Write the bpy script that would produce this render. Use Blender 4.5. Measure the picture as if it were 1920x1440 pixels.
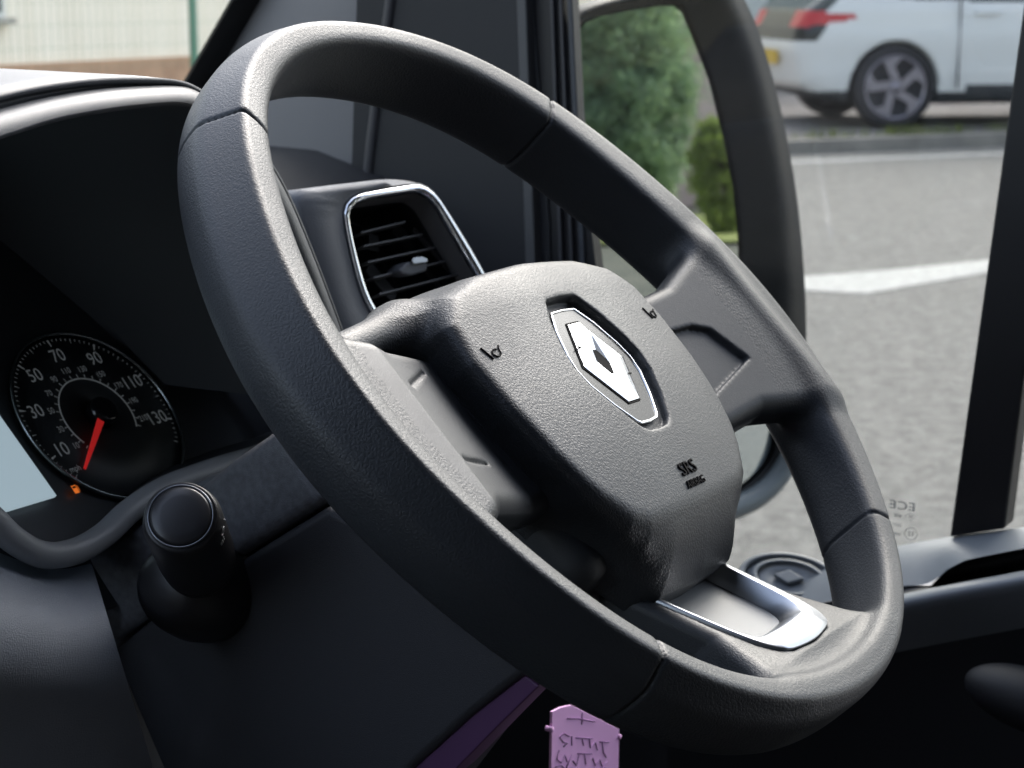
import bpy, bmesh, math, random
import numpy as np
import openvdb as vdb
from mathutils import Vector, Matrix
random.seed(4); np.random.seed(4)
for o in list(bpy.data.objects): bpy.data.objects.remove(o)
S = bpy.context.scene; C = S.collection
R_ = math.radians

# ------------------------------------------------------------------ camera
F = 3528.8172                                  # focal length in photo pixels (1920 wide)
CAM = Vector((-0.734776, -0.399078, 0.164514))  # origin = centre of the steering wheel rim, metres
RIGHT = Vector((0.504413, -0.863463, 0.0)); DOWN = Vector((-0.177456, -0.103666, -0.978653)); FWD = Vector((0.845031, 0.493645, -0.205517))
cd = bpy.data.cameras.new('camera'); cam = bpy.data.objects.new('camera', cd); C.objects.link(cam)
cd.sensor_width = 36; cd.lens = F / 1920 * 36; cd.clip_start = .02; cd.clip_end = 500
cam.matrix_world = Matrix([[RIGHT[i], -DOWN[i], -FWD[i], CAM[i]] for i in range(3)] + [[0, 0, 0, 1]])
cd.dof.use_dof = True; cd.dof.focus_distance = .80; cd.dof.aperture_fstop = 20
S.camera = cam

# ------------------------------------------------------------------ world, sun, exposure
w = bpy.data.worlds.new('World'); S.world = w; w.use_nodes = True
nt = w.node_tree; nt.nodes.clear()
sky = nt.nodes.new('ShaderNodeTexSky'); sky.sky_type = 'NISHITA'; sky.sun_disc = False
SUN_EL, SUN_AZ = R_(42), R_(80)                # azimuth measured from +Y towards +X
sky.sun_elevation = SUN_EL; sky.sun_rotation = SUN_AZ; sky.air_density = 1.0; sky.dust_density = 3.0
hs = nt.nodes.new('ShaderNodeHueSaturation'); hs.inputs['Saturation'].default_value = .65
bg = nt.nodes.new('ShaderNodeBackground'); bg.inputs['Strength'].default_value = .15
ow = nt.nodes.new('ShaderNodeOutputWorld')
nt.links.new(sky.outputs[0], hs.inputs['Color']); nt.links.new(hs.outputs[0], bg.inputs['Color']); nt.links.new(bg.outputs[0], ow.inputs['Surface'])
sd = bpy.data.lights.new('sun', 'SUN'); sd.energy = 1.1; sd.angle = R_(50); sd.color = (1, 1, .99)
sun = bpy.data.objects.new('sun', sd); C.objects.link(sun)
sv = Vector((math.sin(SUN_AZ) * math.cos(SUN_EL), math.cos(SUN_AZ) * math.cos(SUN_EL), math.sin(SUN_EL)))
sun.rotation_euler = (-sv).to_track_quat('-Z', 'Y').to_euler()
S.view_settings.view_transform = 'Standard'; S.view_settings.look = 'None'; S.view_settings.gamma = 1
S.view_settings.exposure = 2.25

# ------------------------------------------------------------------ helpers
def ray(x, y): return RIGHT * ((x - 960) / F) + DOWN * ((y - 720) / F) + FWD
def at(x, y, ax, val):
    """point of the plane <axis ax = val> seen in direction (x, y) of the photograph"""
    d = ray(x, y); return CAM + d * ((val - CAM[ax]) / d[ax])
def onp(x, y, p0, n):
    d = ray(x, y); return CAM + d * ((p0 - CAM).dot(n) / d.dot(n))

def mat(name, col, rough=.5, metal=0, spec=.5, grain=None, noise=None, coat=0, fine=0, alpha=None):
    """grain = (cell size m, strength)   noise = (scale, amount) colour variation   fine = strength of fine speckle bump"""
    m = bpy.data.materials.new(name); m.use_nodes = True; t = m.node_tree; b = t.nodes['Principled BSDF']
    b.inputs['Base Color'].default_value = (*col, 1); b.inputs['Roughness'].default_value = rough
    b.inputs['Metallic'].default_value = metal; b.inputs['Specular IOR Level'].default_value = spec
    if coat: b.inputs['Coat Weight'].default_value = coat
    tc = t.nodes.new('ShaderNodeTexCoord'); last = None
    L = t.links.new
    if grain:
        cell, st = grain
        nz = t.nodes.new('ShaderNodeTexNoise'); nz.inputs['Scale'].default_value = .9 / cell; nz.inputs['Detail'].default_value = 2
        L(tc.outputs['Object'], nz.inputs['Vector'])
        ms = t.nodes.new('ShaderNodeVectorMath'); ms.operation = 'MULTIPLY_ADD'; ms.inputs[1].default_value = (cell * 1.6,) * 3
        L(nz.outputs['Color'], ms.inputs[0]); L(tc.outputs['Object'], ms.inputs[2])
        vo = t.nodes.new('ShaderNodeTexVoronoi'); vo.feature = 'DISTANCE_TO_EDGE'; vo.inputs['Scale'].default_value = 1 / cell
        L(ms.outputs[0], vo.inputs['Vector'])
        rp = t.nodes.new('ShaderNodeMapRange'); rp.interpolation_type = 'SMOOTHSTEP'; rp.inputs['From Min'].default_value = 0; rp.inputs['From Max'].default_value = .28
        L(vo.outputs['Distance'], rp.inputs['Value'])
        bp = t.nodes.new('ShaderNodeBump'); bp.inputs['Strength'].default_value = st; bp.inputs['Distance'].default_value = cell * .22
        L(rp.outputs[0], bp.inputs['Height']); last = bp
    if fine:
        n2 = t.nodes.new('ShaderNodeTexNoise'); n2.inputs['Scale'].default_value = 1800; n2.inputs['Detail'].default_value = 3
        L(tc.outputs['Object'], n2.inputs['Vector'])
        b2 = t.nodes.new('ShaderNodeBump'); b2.inputs['Strength'].default_value = fine; b2.inputs['Distance'].default_value = .0003
        L(n2.outputs['Fac'], b2.inputs['Height'])
        if last: L(last.outputs[0], b2.inputs['Normal'])
        last = b2
    if last: L(last.outputs[0], b.inputs['Normal'])
    if noise:
        sc, am = noise
        n3 = t.nodes.new('ShaderNodeTexNoise'); n3.inputs['Scale'].default_value = sc; n3.inputs['Detail'].default_value = 5
        L(tc.outputs['Object'], n3.inputs['Vector'])
        mx = t.nodes.new('ShaderNodeMapRange'); mx.inputs['From Min'].default_value = .3; mx.inputs['From Max'].default_value = .7
        mx.inputs['To Min'].default_value = 1 - am; mx.inputs['To Max'].default_value = 1 + am
        L(n3.outputs['Fac'], mx.inputs['Value'])
        vm = t.nodes.new('ShaderNodeVectorMath'); vm.operation = 'SCALE'; vm.inputs[0].default_value = col
        L(mx.outputs[0], vm.inputs['Scale']); L(vm.outputs[0], b.inputs['Base Color'])
        mr = t.nodes.new('ShaderNodeMapRange'); mr.inputs['From Min'].default_value = .3; mr.inputs['From Max'].default_value = .7
        mr.inputs['To Min'].default_value = max(.05, rough - .07); mr.inputs['To Max'].default_value = rough + .07
        L(n3.outputs['Fac'], mr.inputs['Value']); L(mr.outputs[0], b.inputs['Roughness'])
    return m

def glow(name, col, st):
    m = bpy.data.materials.new(name); m.use_nodes = True; b = m.node_tree.nodes['Principled BSDF']
    b.inputs['Base Color'].default_value = (*[c * (.3 if st > .1 else 1) for c in col], 1); b.inputs['Emission Color'].default_value = (*col, 1)
    b.inputs['Emission Strength'].default_value = st; b.inputs['Roughness'].default_value = .3
    return m

def pane_mat(name, tint):
    m = bpy.data.materials.new(name); m.use_nodes = True; t = m.node_tree; t.nodes.clear()
    o = t.nodes.new('ShaderNodeOutputMaterial'); tr = t.nodes.new('ShaderNodeBsdfTransparent'); tr.inputs[0].default_value = (*tint, 1)
    gl = t.nodes.new('ShaderNodeBsdfGlossy'); gl.inputs['Roughness'].default_value = .02; mx = t.nodes.new('ShaderNodeMixShader')
    mx.inputs[0].default_value = .035
    t.links.new(tr.outputs[0], mx.inputs[1]); t.links.new(gl.outputs[0], mx.inputs[2]); t.links.new(mx.outputs[0], o.inputs['Surface'])
    return m

def tag(o, label=None, cat=None, group=None, kind=None):
    for k, v in (('label', label), ('category', cat), ('group', group), ('kind', kind)):
        if v: o[k] = v
    return o
def empty(name, loc=(0, 0, 0), label=None, cat=None, group=None):
    o = bpy.data.objects.new(name, None); C.objects.link(o); o.location = loc; o.empty_display_size = .05
    o['_loc'] = 0; del o['_loc']
    return tag(o, label, cat, group)
def link(name, me, m=None, parent=None, smooth=True, world=True):
    """vertices are given in world space unless world=False; object parented with its offset undone"""
    o = bpy.data.objects.new(name, me); C.objects.link(o)
    if m is not None:
        for mm in (m if isinstance(m, (list, tuple)) else [m]): me.materials.append(mm)
    if parent is not None:
        o.parent = parent
        if world:
            p = parent; M = Matrix.Identity(4)
            while p is not None: M = p.matrix_basis @ M if p.parent is None else p.matrix_parent_inverse @ p.matrix_basis @ M if False else p.matrix_basis @ M; p = p.parent
            o.matrix_basis = M.inverted()
    if smooth and len(me.polygons): me.polygons.foreach_set('use_smooth', [True] * len(me.polygons))
    return o
def mesh(name, vs, fs):
    me = bpy.data.meshes.new(name); me.from_pydata([tuple(v) for v in vs], [], fs); me.update(); return me
def recalc(me):
    bm = bmesh.new(); bm.from_mesh(me); bmesh.ops.recalc_face_normals(bm, faces=bm.faces); bm.to_mesh(me); bm.free(); return me
def bevel(o, wd, seg=3, ang=35):
    b = o.modifiers.new('bevel', 'BEVEL'); b.width = wd; b.segments = seg; b.limit_method = 'ANGLE'; b.angle_limit = R_(ang); b.harden_normals = True
    return o
def subsurf(o, n=2):
    s = o.modifiers.new('sub', 'SUBSURF'); s.levels = n; s.render_levels = n; return o
def solid(o, th, off=-1):
    s = o.modifiers.new('solid', 'SOLIDIFY'); s.thickness = th; s.offset = off; return o
def prism(name, pts, vec, m, parent=None, bev=0, world=True, seg=3):
    n = len(pts); pts = [Vector(p) for p in pts]; vec = Vector(vec)
    vs = pts + [p + vec for p in pts]
    fs = [list(range(n)), list(range(2 * n - 1, n - 1, -1))] + [[i, i + n, (i + 1) % n + n, (i + 1) % n] for i in range(n)]
    me = recalc(mesh(name, vs, fs)); o = link(name, me, m, parent, smooth=bool(bev), world=world)
    if bev: bevel(o, bev, seg)
    return o
def spline(pts, k=6, closed=False):
    pts = [Vector(p) for p in pts]; n = len(pts); out = []
    rng = range(n if closed else n - 1)
    for i in rng:
        a, b = pts[i], pts[(i + 1) % n]
        p0 = pts[i - 1] if (i > 0 or closed) else a * 2 - b
        p3 = pts[(i + 2) % n] if (i + 2 < n or closed) else b * 2 - a
        for j in range(k):
            t = j / k
            out.append(.5 * ((2 * a) + (b - p0) * t + (2 * p0 - 5 * a + 4 * b - p3) * t * t + (3 * a - p0 - 3 * b + p3) * t ** 3))
    if not closed: out.append(pts[-1])
    return out
def tube_geo(pts, r, seg=12, vs=None, fs=None, closed=False, flat=1.0, up=Vector((0, 0, 1))):
    vs = [] if vs is None else vs; fs = [] if fs is None else fs; pts = [Vector(p) for p in pts]; n = len(pts); b0 = len(vs)
    for i, p in enumerate(pts):
        a = pts[i - 1] if (i or closed) else p; b = pts[(i + 1) % n] if (i < n - 1 or closed) else p
        t = (b - a).normalized(); s = t.cross(up)
        if s.length < 1e-4: s = t.cross(Vector((1, 0, 0)))
        s.normalize(); q = s.cross(t)
        rr = r(i / (n - 1)) if callable(r) else r
        for k in range(seg):
            an = 2 * math.pi * k / seg; vs.append(p + s * math.cos(an) * rr + q * math.sin(an) * rr * flat)
    for i in range(n if closed else n - 1):
        for k in range(seg):
            a, b = b0 + i * seg, b0 + ((i + 1) % n) * seg; k2 = (k + 1) % seg
            fs.append([a + k, a + k2, b + k2, b + k])
    if not closed: fs += [[b0 + k for k in range(seg)][::-1], [b0 + (n - 1) * seg + k for k in range(seg)]]
    return vs, fs
def tube(name, pts, r, m, parent=None, seg=12, closed=False, flat=1.0, up=Vector((0, 0, 1)), world=True):
    vs, fs = tube_geo(pts, r, seg, closed=closed, flat=flat, up=up)
    return link(name, recalc(mesh(name, vs, fs)), m, parent, world=world)
def loft(name, rows, m, parent=None, sub=0, closed=False, th=0, world=True):
    nr, nc = len(rows), len(rows[0]); vs = [p for r in rows for p in r]
    fs = [[i * nc + j, i * nc + (j + 1) % nc, (i + 1) * nc + (j + 1) % nc, (i + 1) * nc + j] for i in range(nr - 1) for j in range(nc if closed else nc - 1)]
    o = link(name, recalc(mesh(name, vs, fs)), m, parent, world=world)
    if sub: subsurf(o, sub)
    if th: solid(o, th)
    return o
def box_geo(c, sx, sy, sz, vs, fs, M=None):
    b = len(vs); c = Vector(c)
    for dx in (-1, 1):
        for dy in (-1, 1):
            for dz in (-1, 1):
                v = Vector((dx * sx / 2, dy * sy / 2, dz * sz / 2)); vs.append(c + (M @ v if M else v))
    for f in ((0, 1, 3, 2), (4, 6, 7, 5), (0, 4, 5, 1), (2, 3, 7, 6), (0, 2, 6, 4), (1, 5, 7, 3)): fs.append([b + i for i in f])
def box(name, c, s, m, parent=None, bev=0, M=None):
    vs, fs = [], []; box_geo(c, *s, vs, fs, M); o = link(name, recalc(mesh(name, vs, fs)), m, parent, smooth=bool(bev))
    if bev: bevel(o, bev)
    return o
def bar(name, a, b, wd, ht, m, parent=None, up=Vector((0, 0, 1)), bev=0):
    a, b = Vector(a), Vector(b); t = (b - a); L = t.length; t.normalize(); s = t.cross(up).normalized(); q = s.cross(t)
    return box(name, (a + b) / 2, (L, wd, ht), m, parent, bev, Matrix((t, s, q)).transposed())
_tc = {}
def text_me(txt, size, extrude=0.0, align='CENTER'):
    c = bpy.data.curves.new('txt', 'FONT'); c.body = txt; c.size = size; c.extrude = extrude; c.align_x = align; c.align_y = 'CENTER'; c.resolution_u = 3
    o = bpy.data.objects.new('txt', c); C.objects.link(o)
    dg = bpy.context.evaluated_depsgraph_get(); me = bpy.data.meshes.new_from_object(o.evaluated_get(dg))
    bpy.data.objects.remove(o); bpy.data.curves.remove(c); return me
def add_text(vs, fs, txt, size, M, sx=1.0, extrude=0):
    key = (txt, size, extrude)
    if key not in _tc:
        me = text_me(txt, size, extrude); _tc[key] = ([v.co.copy() for v in me.vertices], [list(p.vertices) for p in me.polygons])
    b = len(vs); v, f = _tc[key]
    for p in v: vs.append(M @ Vector((p.x * sx, p.y, p.z)))
    for q in f: fs.append([b + i for i in q])
def frame_of(p, x, n):
    """matrix with local x along x, local z along n, at p"""
    n = n.normalized(); x = (x - n * x.dot(n)).normalized(); y = n.cross(x)
    return Matrix([[x[i], y[i], n[i], p[i]] for i in range(3)] + [[0, 0, 0, 1]])

# SDF tools ---------------------------------------------------------
def smin(a, b, k):
    h = np.clip(.5 + .5 * (b - a) / k, 0, 1); return b * (1 - h) + a * h - k * h * (1 - h)
def smax(a, b, k): return -smin(-a, -b, k)
def sdf_mesh(fn, lo, hi, vox):
    lo = np.array(lo, float); n = np.ceil((np.array(hi) - lo) / vox).astype(int) + 1
    ax = [(lo[i] + vox * np.arange(n[i])).astype(np.float32) for i in range(3)]
    A = fn(ax[0][:, None, None], ax[1][None, :, None], ax[2][None, None, :]).astype(np.float32)
    A = np.clip(np.broadcast_to(A, n) / vox, -3, 3)
    g = vdb.FloatGrid(3.0); g.copyFromArray(np.ascontiguousarray(A, dtype=np.float32))
    p, t, q = g.convertToPolygons(isovalue=0.0, adaptivity=0.0)
    return np.array(p) * vox + lo, np.array(t).reshape(-1, 3), np.array(q).reshape(-1, 4)
def sdf_parts(P, q, label, names, mats, parent, world=False):
    """split quads into one object per label, keeping the seamless normals of the whole"""
    whole = bpy.data.meshes.new('w'); whole.vertices.add(len(P)); whole.vertices.foreach_set('co', P.astype(np.float32).ravel())
    def fill(me, q):
        me.loops.add(q.size); me.loops.foreach_set('vertex_index', q.astype(np.int32).ravel())
        me.polygons.add(len(q)); me.polygons.foreach_set('loop_start', np.arange(0, q.size, 4, dtype=np.int32)); me.update(calc_edges=True)
    fill(whole, q)
    N = np.zeros(len(P) * 3, np.float32); whole.vertices.foreach_get('normal', N); N = N.reshape(-1, 3)
    # orientation check by signed volume
    a, b, c_, d_ = (P[q[:, i]] for i in range(4)); vol = (np.cross(b - a, c_ - a) * a).sum() + (np.cross(c_ - a, d_ - a) * a).sum()
    if vol < 0: q = q[:, ::-1]; N = -N
    bpy.data.meshes.remove(whole); out = []
    for k, nm in enumerate(names):
        qq = q[label == k]
        if not len(qq): out.append(None); continue
        u, inv = np.unique(qq, return_inverse=True); inv = inv.reshape(qq.shape)
        me = bpy.data.meshes.new(nm); me.vertices.add(len(u)); me.vertices.foreach_set('co', P[u].astype(np.float32).ravel()); fill(me, inv)
        o = link(nm, me, mats[k], parent, world=world)
        me.normals_split_custom_set_from_vertices([tuple(v) for v in N[u]])
        out.append(o)
    return out
def poly2d(X, Y, pts):
    """signed distance to a closed polygon on a 2-D grid"""
    X, Y = np.broadcast_arrays(X, Y); d = np.full(X.shape, 1e9, np.float32); s = np.ones(X.shape, np.float32); n = len(pts)
    for i in range(n):
        ax_, ay = pts[i]; bx, by = pts[i - 1]; ex, ey = bx - ax_, by - ay; wx, wy = X - ax_, Y - ay
        t = np.clip((wx * ex + wy * ey) / (ex * ex + ey * ey), 0, 1); d = np.minimum(d, (wx - ex * t) ** 2 + (wy - ey * t) ** 2)
        c1 = Y >= ay; c2 = Y < by; c3 = ex * wy > ey * wx
        s = np.where((c1 & c2 & c3) | (~c1 & ~c2 & ~c3), -s, s)
    return s * np.sqrt(d)

# ------------------------------------------------------------------ materials
M_rim = mat('soft_black_grip', (.027, .030, .034), .46, spec=.42, grain=(.0018, .24), fine=.0, noise=(18, .12))
M_spoke = mat('satin_black_plastic', (.030, .033, .037), .46, spec=.42, grain=(.0011, .14), fine=.04, noise=(20, .10))
M_cover = mat('grained_airbag_vinyl', (.027, .030, .034), .46, spec=.42, grain=(.0018, .26), fine=.0, noise=(16, .10))
M_dash = mat('dashboard_plastic', (.11, .116, .128), .5, grain=(.0011, .35), fine=.15, noise=(8, .12))
M_dash2 = mat('matt_dark_plastic', (.018, .020, .023), .6, fine=.3)
M_black = mat('gloss_black', (.008, .008, .010), .15)
M_void = mat('black_lining', (.006, .006, .007), .8)
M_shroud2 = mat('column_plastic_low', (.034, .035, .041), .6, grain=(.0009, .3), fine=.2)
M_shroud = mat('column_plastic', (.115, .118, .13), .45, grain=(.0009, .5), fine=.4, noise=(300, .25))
M_chrome = mat('satin_chrome', (.44, .46, .49), .32, metal=1)
M_chrome2 = mat('bright_chrome', (.85, .87, .90), .08, metal=1)
M_smoke = mat('smoked_badge_plate', (.022, .024, .026), .25, spec=.28)
M_mark = mat('engraved_black', (.005, .005, .006), .8, spec=.1)
M_pillar = mat('pillar_trim', (.14, .14, .145), .7, fine=.3)
M_grey = mat('grey_panel', (.17, .18, .19), .45, fine=.2)

# ================================================================== STEERING WHEEL
MW = Matrix(((0.999294, 0.026459, 0.026654, 0), (0, 0.709695, -0.704509, 0), (-0.037557, 0.704012, 0.709194, 0), (0, 0, 0, 1)))
wheel = empty('steering_wheel', label='black steering wheel with a diamond badge, grained rim and chrome-trimmed lower spoke', cat='steering wheel')
wheel.matrix_basis = MW
FT, FB = .748, .7396                           # joint angles from the top and from the bottom
RC = [.0007876, .0144331, .0012396, .004464, -.0026905, -.0068502]; RS = [.0058827, -.0016827, -.0110804, .0000079, .0002254, -.0029]
RRC = [.0012258, -.0028731, -.0012933]; RRS = [-.0009436, .0001999, -.0008835]
def rim_fns(ph):
    r = 1
    for k in range(6): r = r + RC[k] * np.cos((k + 1) * ph) + RS[k] * np.sin((k + 1) * ph)
    rr = .0114285
    for k in range(3): rr = rr + RRC[k] * np.cos((k + 1) * ph) + RRS[k] * np.sin((k + 1) * ph)
    return .185 * r, rr, .0218283 + .0010084 * np.cos(ph)
def spoke_z(ax, right=0): return -.009 + np.clip((ax - .085) / .055, 0, 1.0) * .018 + right * np.clip((ax - .140) / .036, 0, 1.0) * .0118
def low_z(y): return -.026 + np.clip((-.103 - y) / .055, -.4, 1.15) * .031
PANEL = [(.080, .006), (.124, -.001), (.133, -.007), (.1415, -.030), (.080, -.044)]
def wheel_sdf(X, Y, Z):
    rho = np.hypot(X, Y); ph = np.arctan2(X, Y); r0, rr, ra = rim_fns(ph)
    u = (rho - r0) / rr; v = Z / ra
    left = np.clip(-np.sin(ph) * 1.6 + .2, 0, 1)
    nq = 4.0 + 0 * left
    n = np.where(v > 0, nq, 2.6 + 0 * nq)
    g = (np.abs(u) ** n + np.abs(v) ** n) ** (1 / n)
    d = (g - 1) * np.hypot(u * rr, v * ra) / np.maximum(g, .05)
    # front of the rim: two slanting faces that meet in a ridge, sharp on the left
    a_ = rho - r0 - (.45 - .27 * left) * rr; al = R_(11) + R_(5) * left; b_ = Z - ra * .97; off = .0006 * (1 - left)
    d1 = a_ * math.sin(R_(58)) + b_ * math.cos(R_(58)) - off; d2 = -a_ * np.sin(al) + b_ * np.cos(al) - off
    d = smax(smax(d, d2, .006), d1, .0022)
    ax = np.abs(X)
    # side spokes
    rgt = (X > 0) * 1.0; zf = spoke_z(ax, rgt)
    qx = np.abs(ax - .112 - .002 * rgt) - .060 - .002 * rgt + .008; qy = np.abs(Y + .0155) - .0415 - np.clip(ax - .13, 0, .05) * .35 + .008; qz = np.abs(Z - zf + .011) - .011 + .008
    ds = np.sqrt(np.maximum(qx, 0) ** 2 + np.maximum(qy, 0) ** 2 + np.maximum(qz, 0) ** 2) + np.minimum(np.maximum(np.maximum(qx, qy), qz), 0) - .008
    d = smin(d, ds, .009 + .005 * rgt)
    # lower spoke
    zl = low_z(Y)
    qx = ax - .0415 - np.clip(-.14 - Y, 0, .03) * .5 + .006; qy = np.abs(Y + .137) - .045 + .006; qz = np.abs(Z - zl + .010) - .010 + .006
    dl = np.sqrt(np.maximum(qx, 0) ** 2 + np.maximum(qy, 0) ** 2 + np.maximum(qz, 0) ** 2) + np.minimum(np.maximum(np.maximum(qx, qy), qz), 0) - .006
    d = smin(d, dl, .014)
    # seat of the chrome trim
    d = smax(d, -np.maximum(poly2d(X[..., 0], Y[..., 0], TRIM_OUT)[..., None] - .0006, zl - .0135 - Z), .0008)
    # recessed switch blanks
    p2 = poly2d(ax[..., 0], Y[..., 0], PANEL)[..., None]
    d = np.where(X > 0, smax(d, -np.maximum(p2, zf - .0032 - Z), .0012), d)
    # two short shut lines on the left spoke pad
    for (xa, ya), (xb, yb) in (((-.103, .0135), (-.132, .0045)), ((-.112, -.0345), (-.136, -.0330))):
        t_ = np.clip(((X - xa) * (xb - xa) + (Y - ya) * (yb - ya)) / ((xb - xa) ** 2 + (yb - ya) ** 2), 0, 1)
        gd = np.hypot(X - xa - t_ * (xb - xa), Y - ya - t_ * (yb - ya)); d = np.maximum(d, np.minimum(.0006 + .4 * np.clip(d + .0016, 0, 1) - gd, d + .0016))
    # joints between the rim covers
    for fj in (-FT, FT, math.pi - FB, math.pi + FB):
        t = np.abs(rho * np.sin(ph - fj)); ok = (np.cos(ph - fj) > 0) & (rho > .13)
        gv = np.minimum(.0004 + .36 * np.clip(d + .0018, 0, 1) - t, d + .0018)
        d = np.where(ok, smax(d, gv, .0006), d)
    return d
TRIM_OUT = [(-.0365, -.100), (-.0335, -.138), (-.0305, -.153), (-.0265, -.159), (-.020, -.1625), (0, -.1645), (.020, -.1625), (.0265, -.159), (.0305, -.153), (.0335, -.138), (.0365, -.100)]
P, _, Q = sdf_mesh(wheel_sdf, (-.206, -.206, -.040), (.206, .206, .028), .0011)
cx = P[Q].mean(1); rho = np.hypot(cx[:, 0], cx[:, 1]); ph = np.arctan2(cx[:, 0], cx[:, 1]); aph = np.abs(ph)
inpan = poly2d(np.abs(cx[:, 0]), cx[:, 1], PANEL) < -.0012
lab = np.where(aph < FT, 0, np.where(aph > math.pi - FB, 5, np.where(ph < 0, 1, 2)))
sp = (rho < .152)
lab = np.where(sp & (ph < 0) & (lab == 1), 3, lab); lab = np.where(sp & (ph >= 0) & (lab == 2), 4, lab)
lab = np.where(sp & (lab == 0), np.where(cx[:, 0] < 0, 3, 4), lab); lab = np.where((lab == 5) & (rho < .150), 6, lab)
lab = np.where((cx[:, 0] > 0) & ((lab == 4) | sp) & inpan & (cx[:, 2] > spoke_z(np.abs(cx[:, 0])) - .008) & (cx[:, 1] > -.05), np.where(cx[:, 0] < 0, 7, 8), lab)
sdf_parts(P, Q, lab, ['rim_cover', 'side_grip', 'side_grip', 'spoke', 'spoke', 'lower_rim', 'lower_spoke', 'switch_blank', 'switch_blank'],
          [M_rim, M_rim, M_rim, M_spoke, M_spoke, M_rim, M_spoke, M_spoke, M_spoke], wheel)

# hub housing behind the cover
def hub_sdf(X, Y, Z):
    qx = np.abs(X) - .078 + .02; qy = np.abs(Y + .022) - .078 + .02; qz = np.abs(Z + .052) - .034 + .01
    return np.sqrt(np.maximum(qx, 0) ** 2 + np.maximum(qy, 0) ** 2 + np.maximum(qz, 0) ** 2) + np.minimum(np.maximum(np.maximum(qx, qy), qz), 0) - .012
P, _, Q = sdf_mesh(hub_sdf, (-.1, -.12, -.1), (.1, .08, .0), .0025)
sdf_parts(P, Q, np.zeros(len(Q), int), ['hub_housing'], [M_dash2], wheel)

# airbag cover
BASE = [(0, .060), (.05, .0585), (.085, .0535), (.098, .045), (.096, .034), (.085, .022), (.081, .0), (.078, -.035), (.070, -.060), (.056, -.085), (.042, -.106), (.036, -.1115), (0, -.113)]
FACE = [(0, .050), (.045, .0475), (.072, .040), (.086, .026), (.0905, .006), (.0885, -.020), (.083, -.045), (.073, -.070), (.061, -.087), (.048, -.0935), (0, -.0955)]
sym = lambda h: h + [(-x, y) for x, y in h[::-1] if x > 0]
BADGE = [(.0105, .0185), (.0175, .009), (.0235, -.004), (.0255, -.0125), (.0240, -.021), (.0175, -.033), (.0100, -.0435), (.0075, -.0450), (0, -.0455)]
BADGE = [(0, .0190)] + BADGE
def face_z(x, y): return .0165 - .0062 * (x / .09) ** 2 - .0085 * np.clip((-.015 - y) / .08, 0, 1.3) ** 2 - .006 * np.clip((y - .025) / .03, 0, 1.3) ** 2
def cover_sdf(X, Y, Z):
    b = poly2d(X[..., 0], Y[..., 0], sym(BASE))[..., None]; f = poly2d(X[..., 0], Y[..., 0], sym(FACE))[..., None]
    t = np.clip((Z + .018) / .028, 0, 1); t = t * t * (3 - 2 * t) * .35 + t * .65
    D = b * (1 - t) + f * t
    zf = face_z(X, Y)
    d = smax(D, (Z - zf) * .95, .007 + .008 * np.clip((-.06 - Y) / .03, 0, 1))
    ax = np.abs(X)
    q = np.sqrt(np.maximum(np.abs(ax - .104 + .014 * (X > 0)) - .024 + .010 * (X > 0), 0) ** 2 + ((Y - .0425 + .15 * (ax - .09)) / 1.0) ** 2 + ((Z + .012) * 1.15) ** 2) - .0075
    d = smin(d, q, .014)
    d = np.maximum(d, -.034 - Z)
    r = poly2d(X[..., 0], Y[..., 0], sym(BADGE))[..., None]
    d = smax(d, -np.maximum(r - .0052, .0105 - Z), .0016)
    return d
P, _, Q = sdf_mesh(cover_sdf, (-.142, -.122, -.036), (.142, .068, .022), .0009)
sdf_parts(P, Q, np.zeros(len(Q), int), ['airbag_cover'], [M_cover], wheel)
# badge
b_ = sym(BADGE); bo = prism('badge_plate', [(x, y, .0102) for x, y in b_], (0, 0, .0022), M_smoke, wheel, .0006, world=False, seg=2)
vs, fs = tube_geo([Vector((x, y, .0124)) for x, y in b_], .0007, 8, closed=True)
link('badge_rim', recalc(mesh('badge_rim', vs, fs)), M_chrome2, wheel, world=False)
# diamond emblem: folded ribbon ring, two ridged bands that overlap
ec = Vector((0, -.0115, 0)); zb = .0126
def E_(x, y, z): return Vector((ec.x + x, ec.y + y, zb + z))
OT = [(-.0052, .0222), (.0052, .0222), (.0182, 0), (.0052, -.0222), (-.0052, -.0222), (-.0182, 0)]
IN = [(-.0010, .0070), (.0014, .0066), (.0044, -.0010), (.0010, -.0070), (-.0014, -.0066), (-.0044, .0010)]
MI = [((a[0] + b[0]) / 2, (a[1] + b[1]) / 2) for a, b in zip(OT, IN)]
vs = [E_(x, y, 0) for x, y in OT] + [E_(x, y, .0005) for x, y in OT] + [E_(x, y, .0026) for x, y in MI] + [E_(x, y, .0002) for x, y in IN]
fs = [[r * 6 + i, r * 6 + (i + 1) % 6, (r + 1) * 6 + (i + 1) % 6, (r + 1) * 6 + i] for r in range(3) for i in range(6)]
prism('emblem_seat', [E_(x * 1.07, y * 1.05, -.0002) for x, y in OT], (0, 0, .0004), M_mark, wheel, world=False)
prism('emblem_opening', [E_(x, y, .0002) for x, y in IN], (0, 0, .0003), M_mark, wheel, world=False)
link('diamond_emblem', recalc(mesh('diamond_emblem', vs, fs)), mat('emblem_chrome', (.94, .96, .98), .30, metal=1), wheel, smooth=False, world=False)
# slanting cuts where the two bands of the emblem overlap
for s in (1, -1):
    a = E_(.0014 * s, -.0082 * s, .0004); b = E_(.0125 * s, -.0098 * s, .0014)
    vs, fs = [], []; tube_geo([a, b], .00042, 6, vs, fs)
    link('emblem_cut', recalc(mesh('emblem_cut', vs, fs)), M_mark, wheel, world=False)
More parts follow.
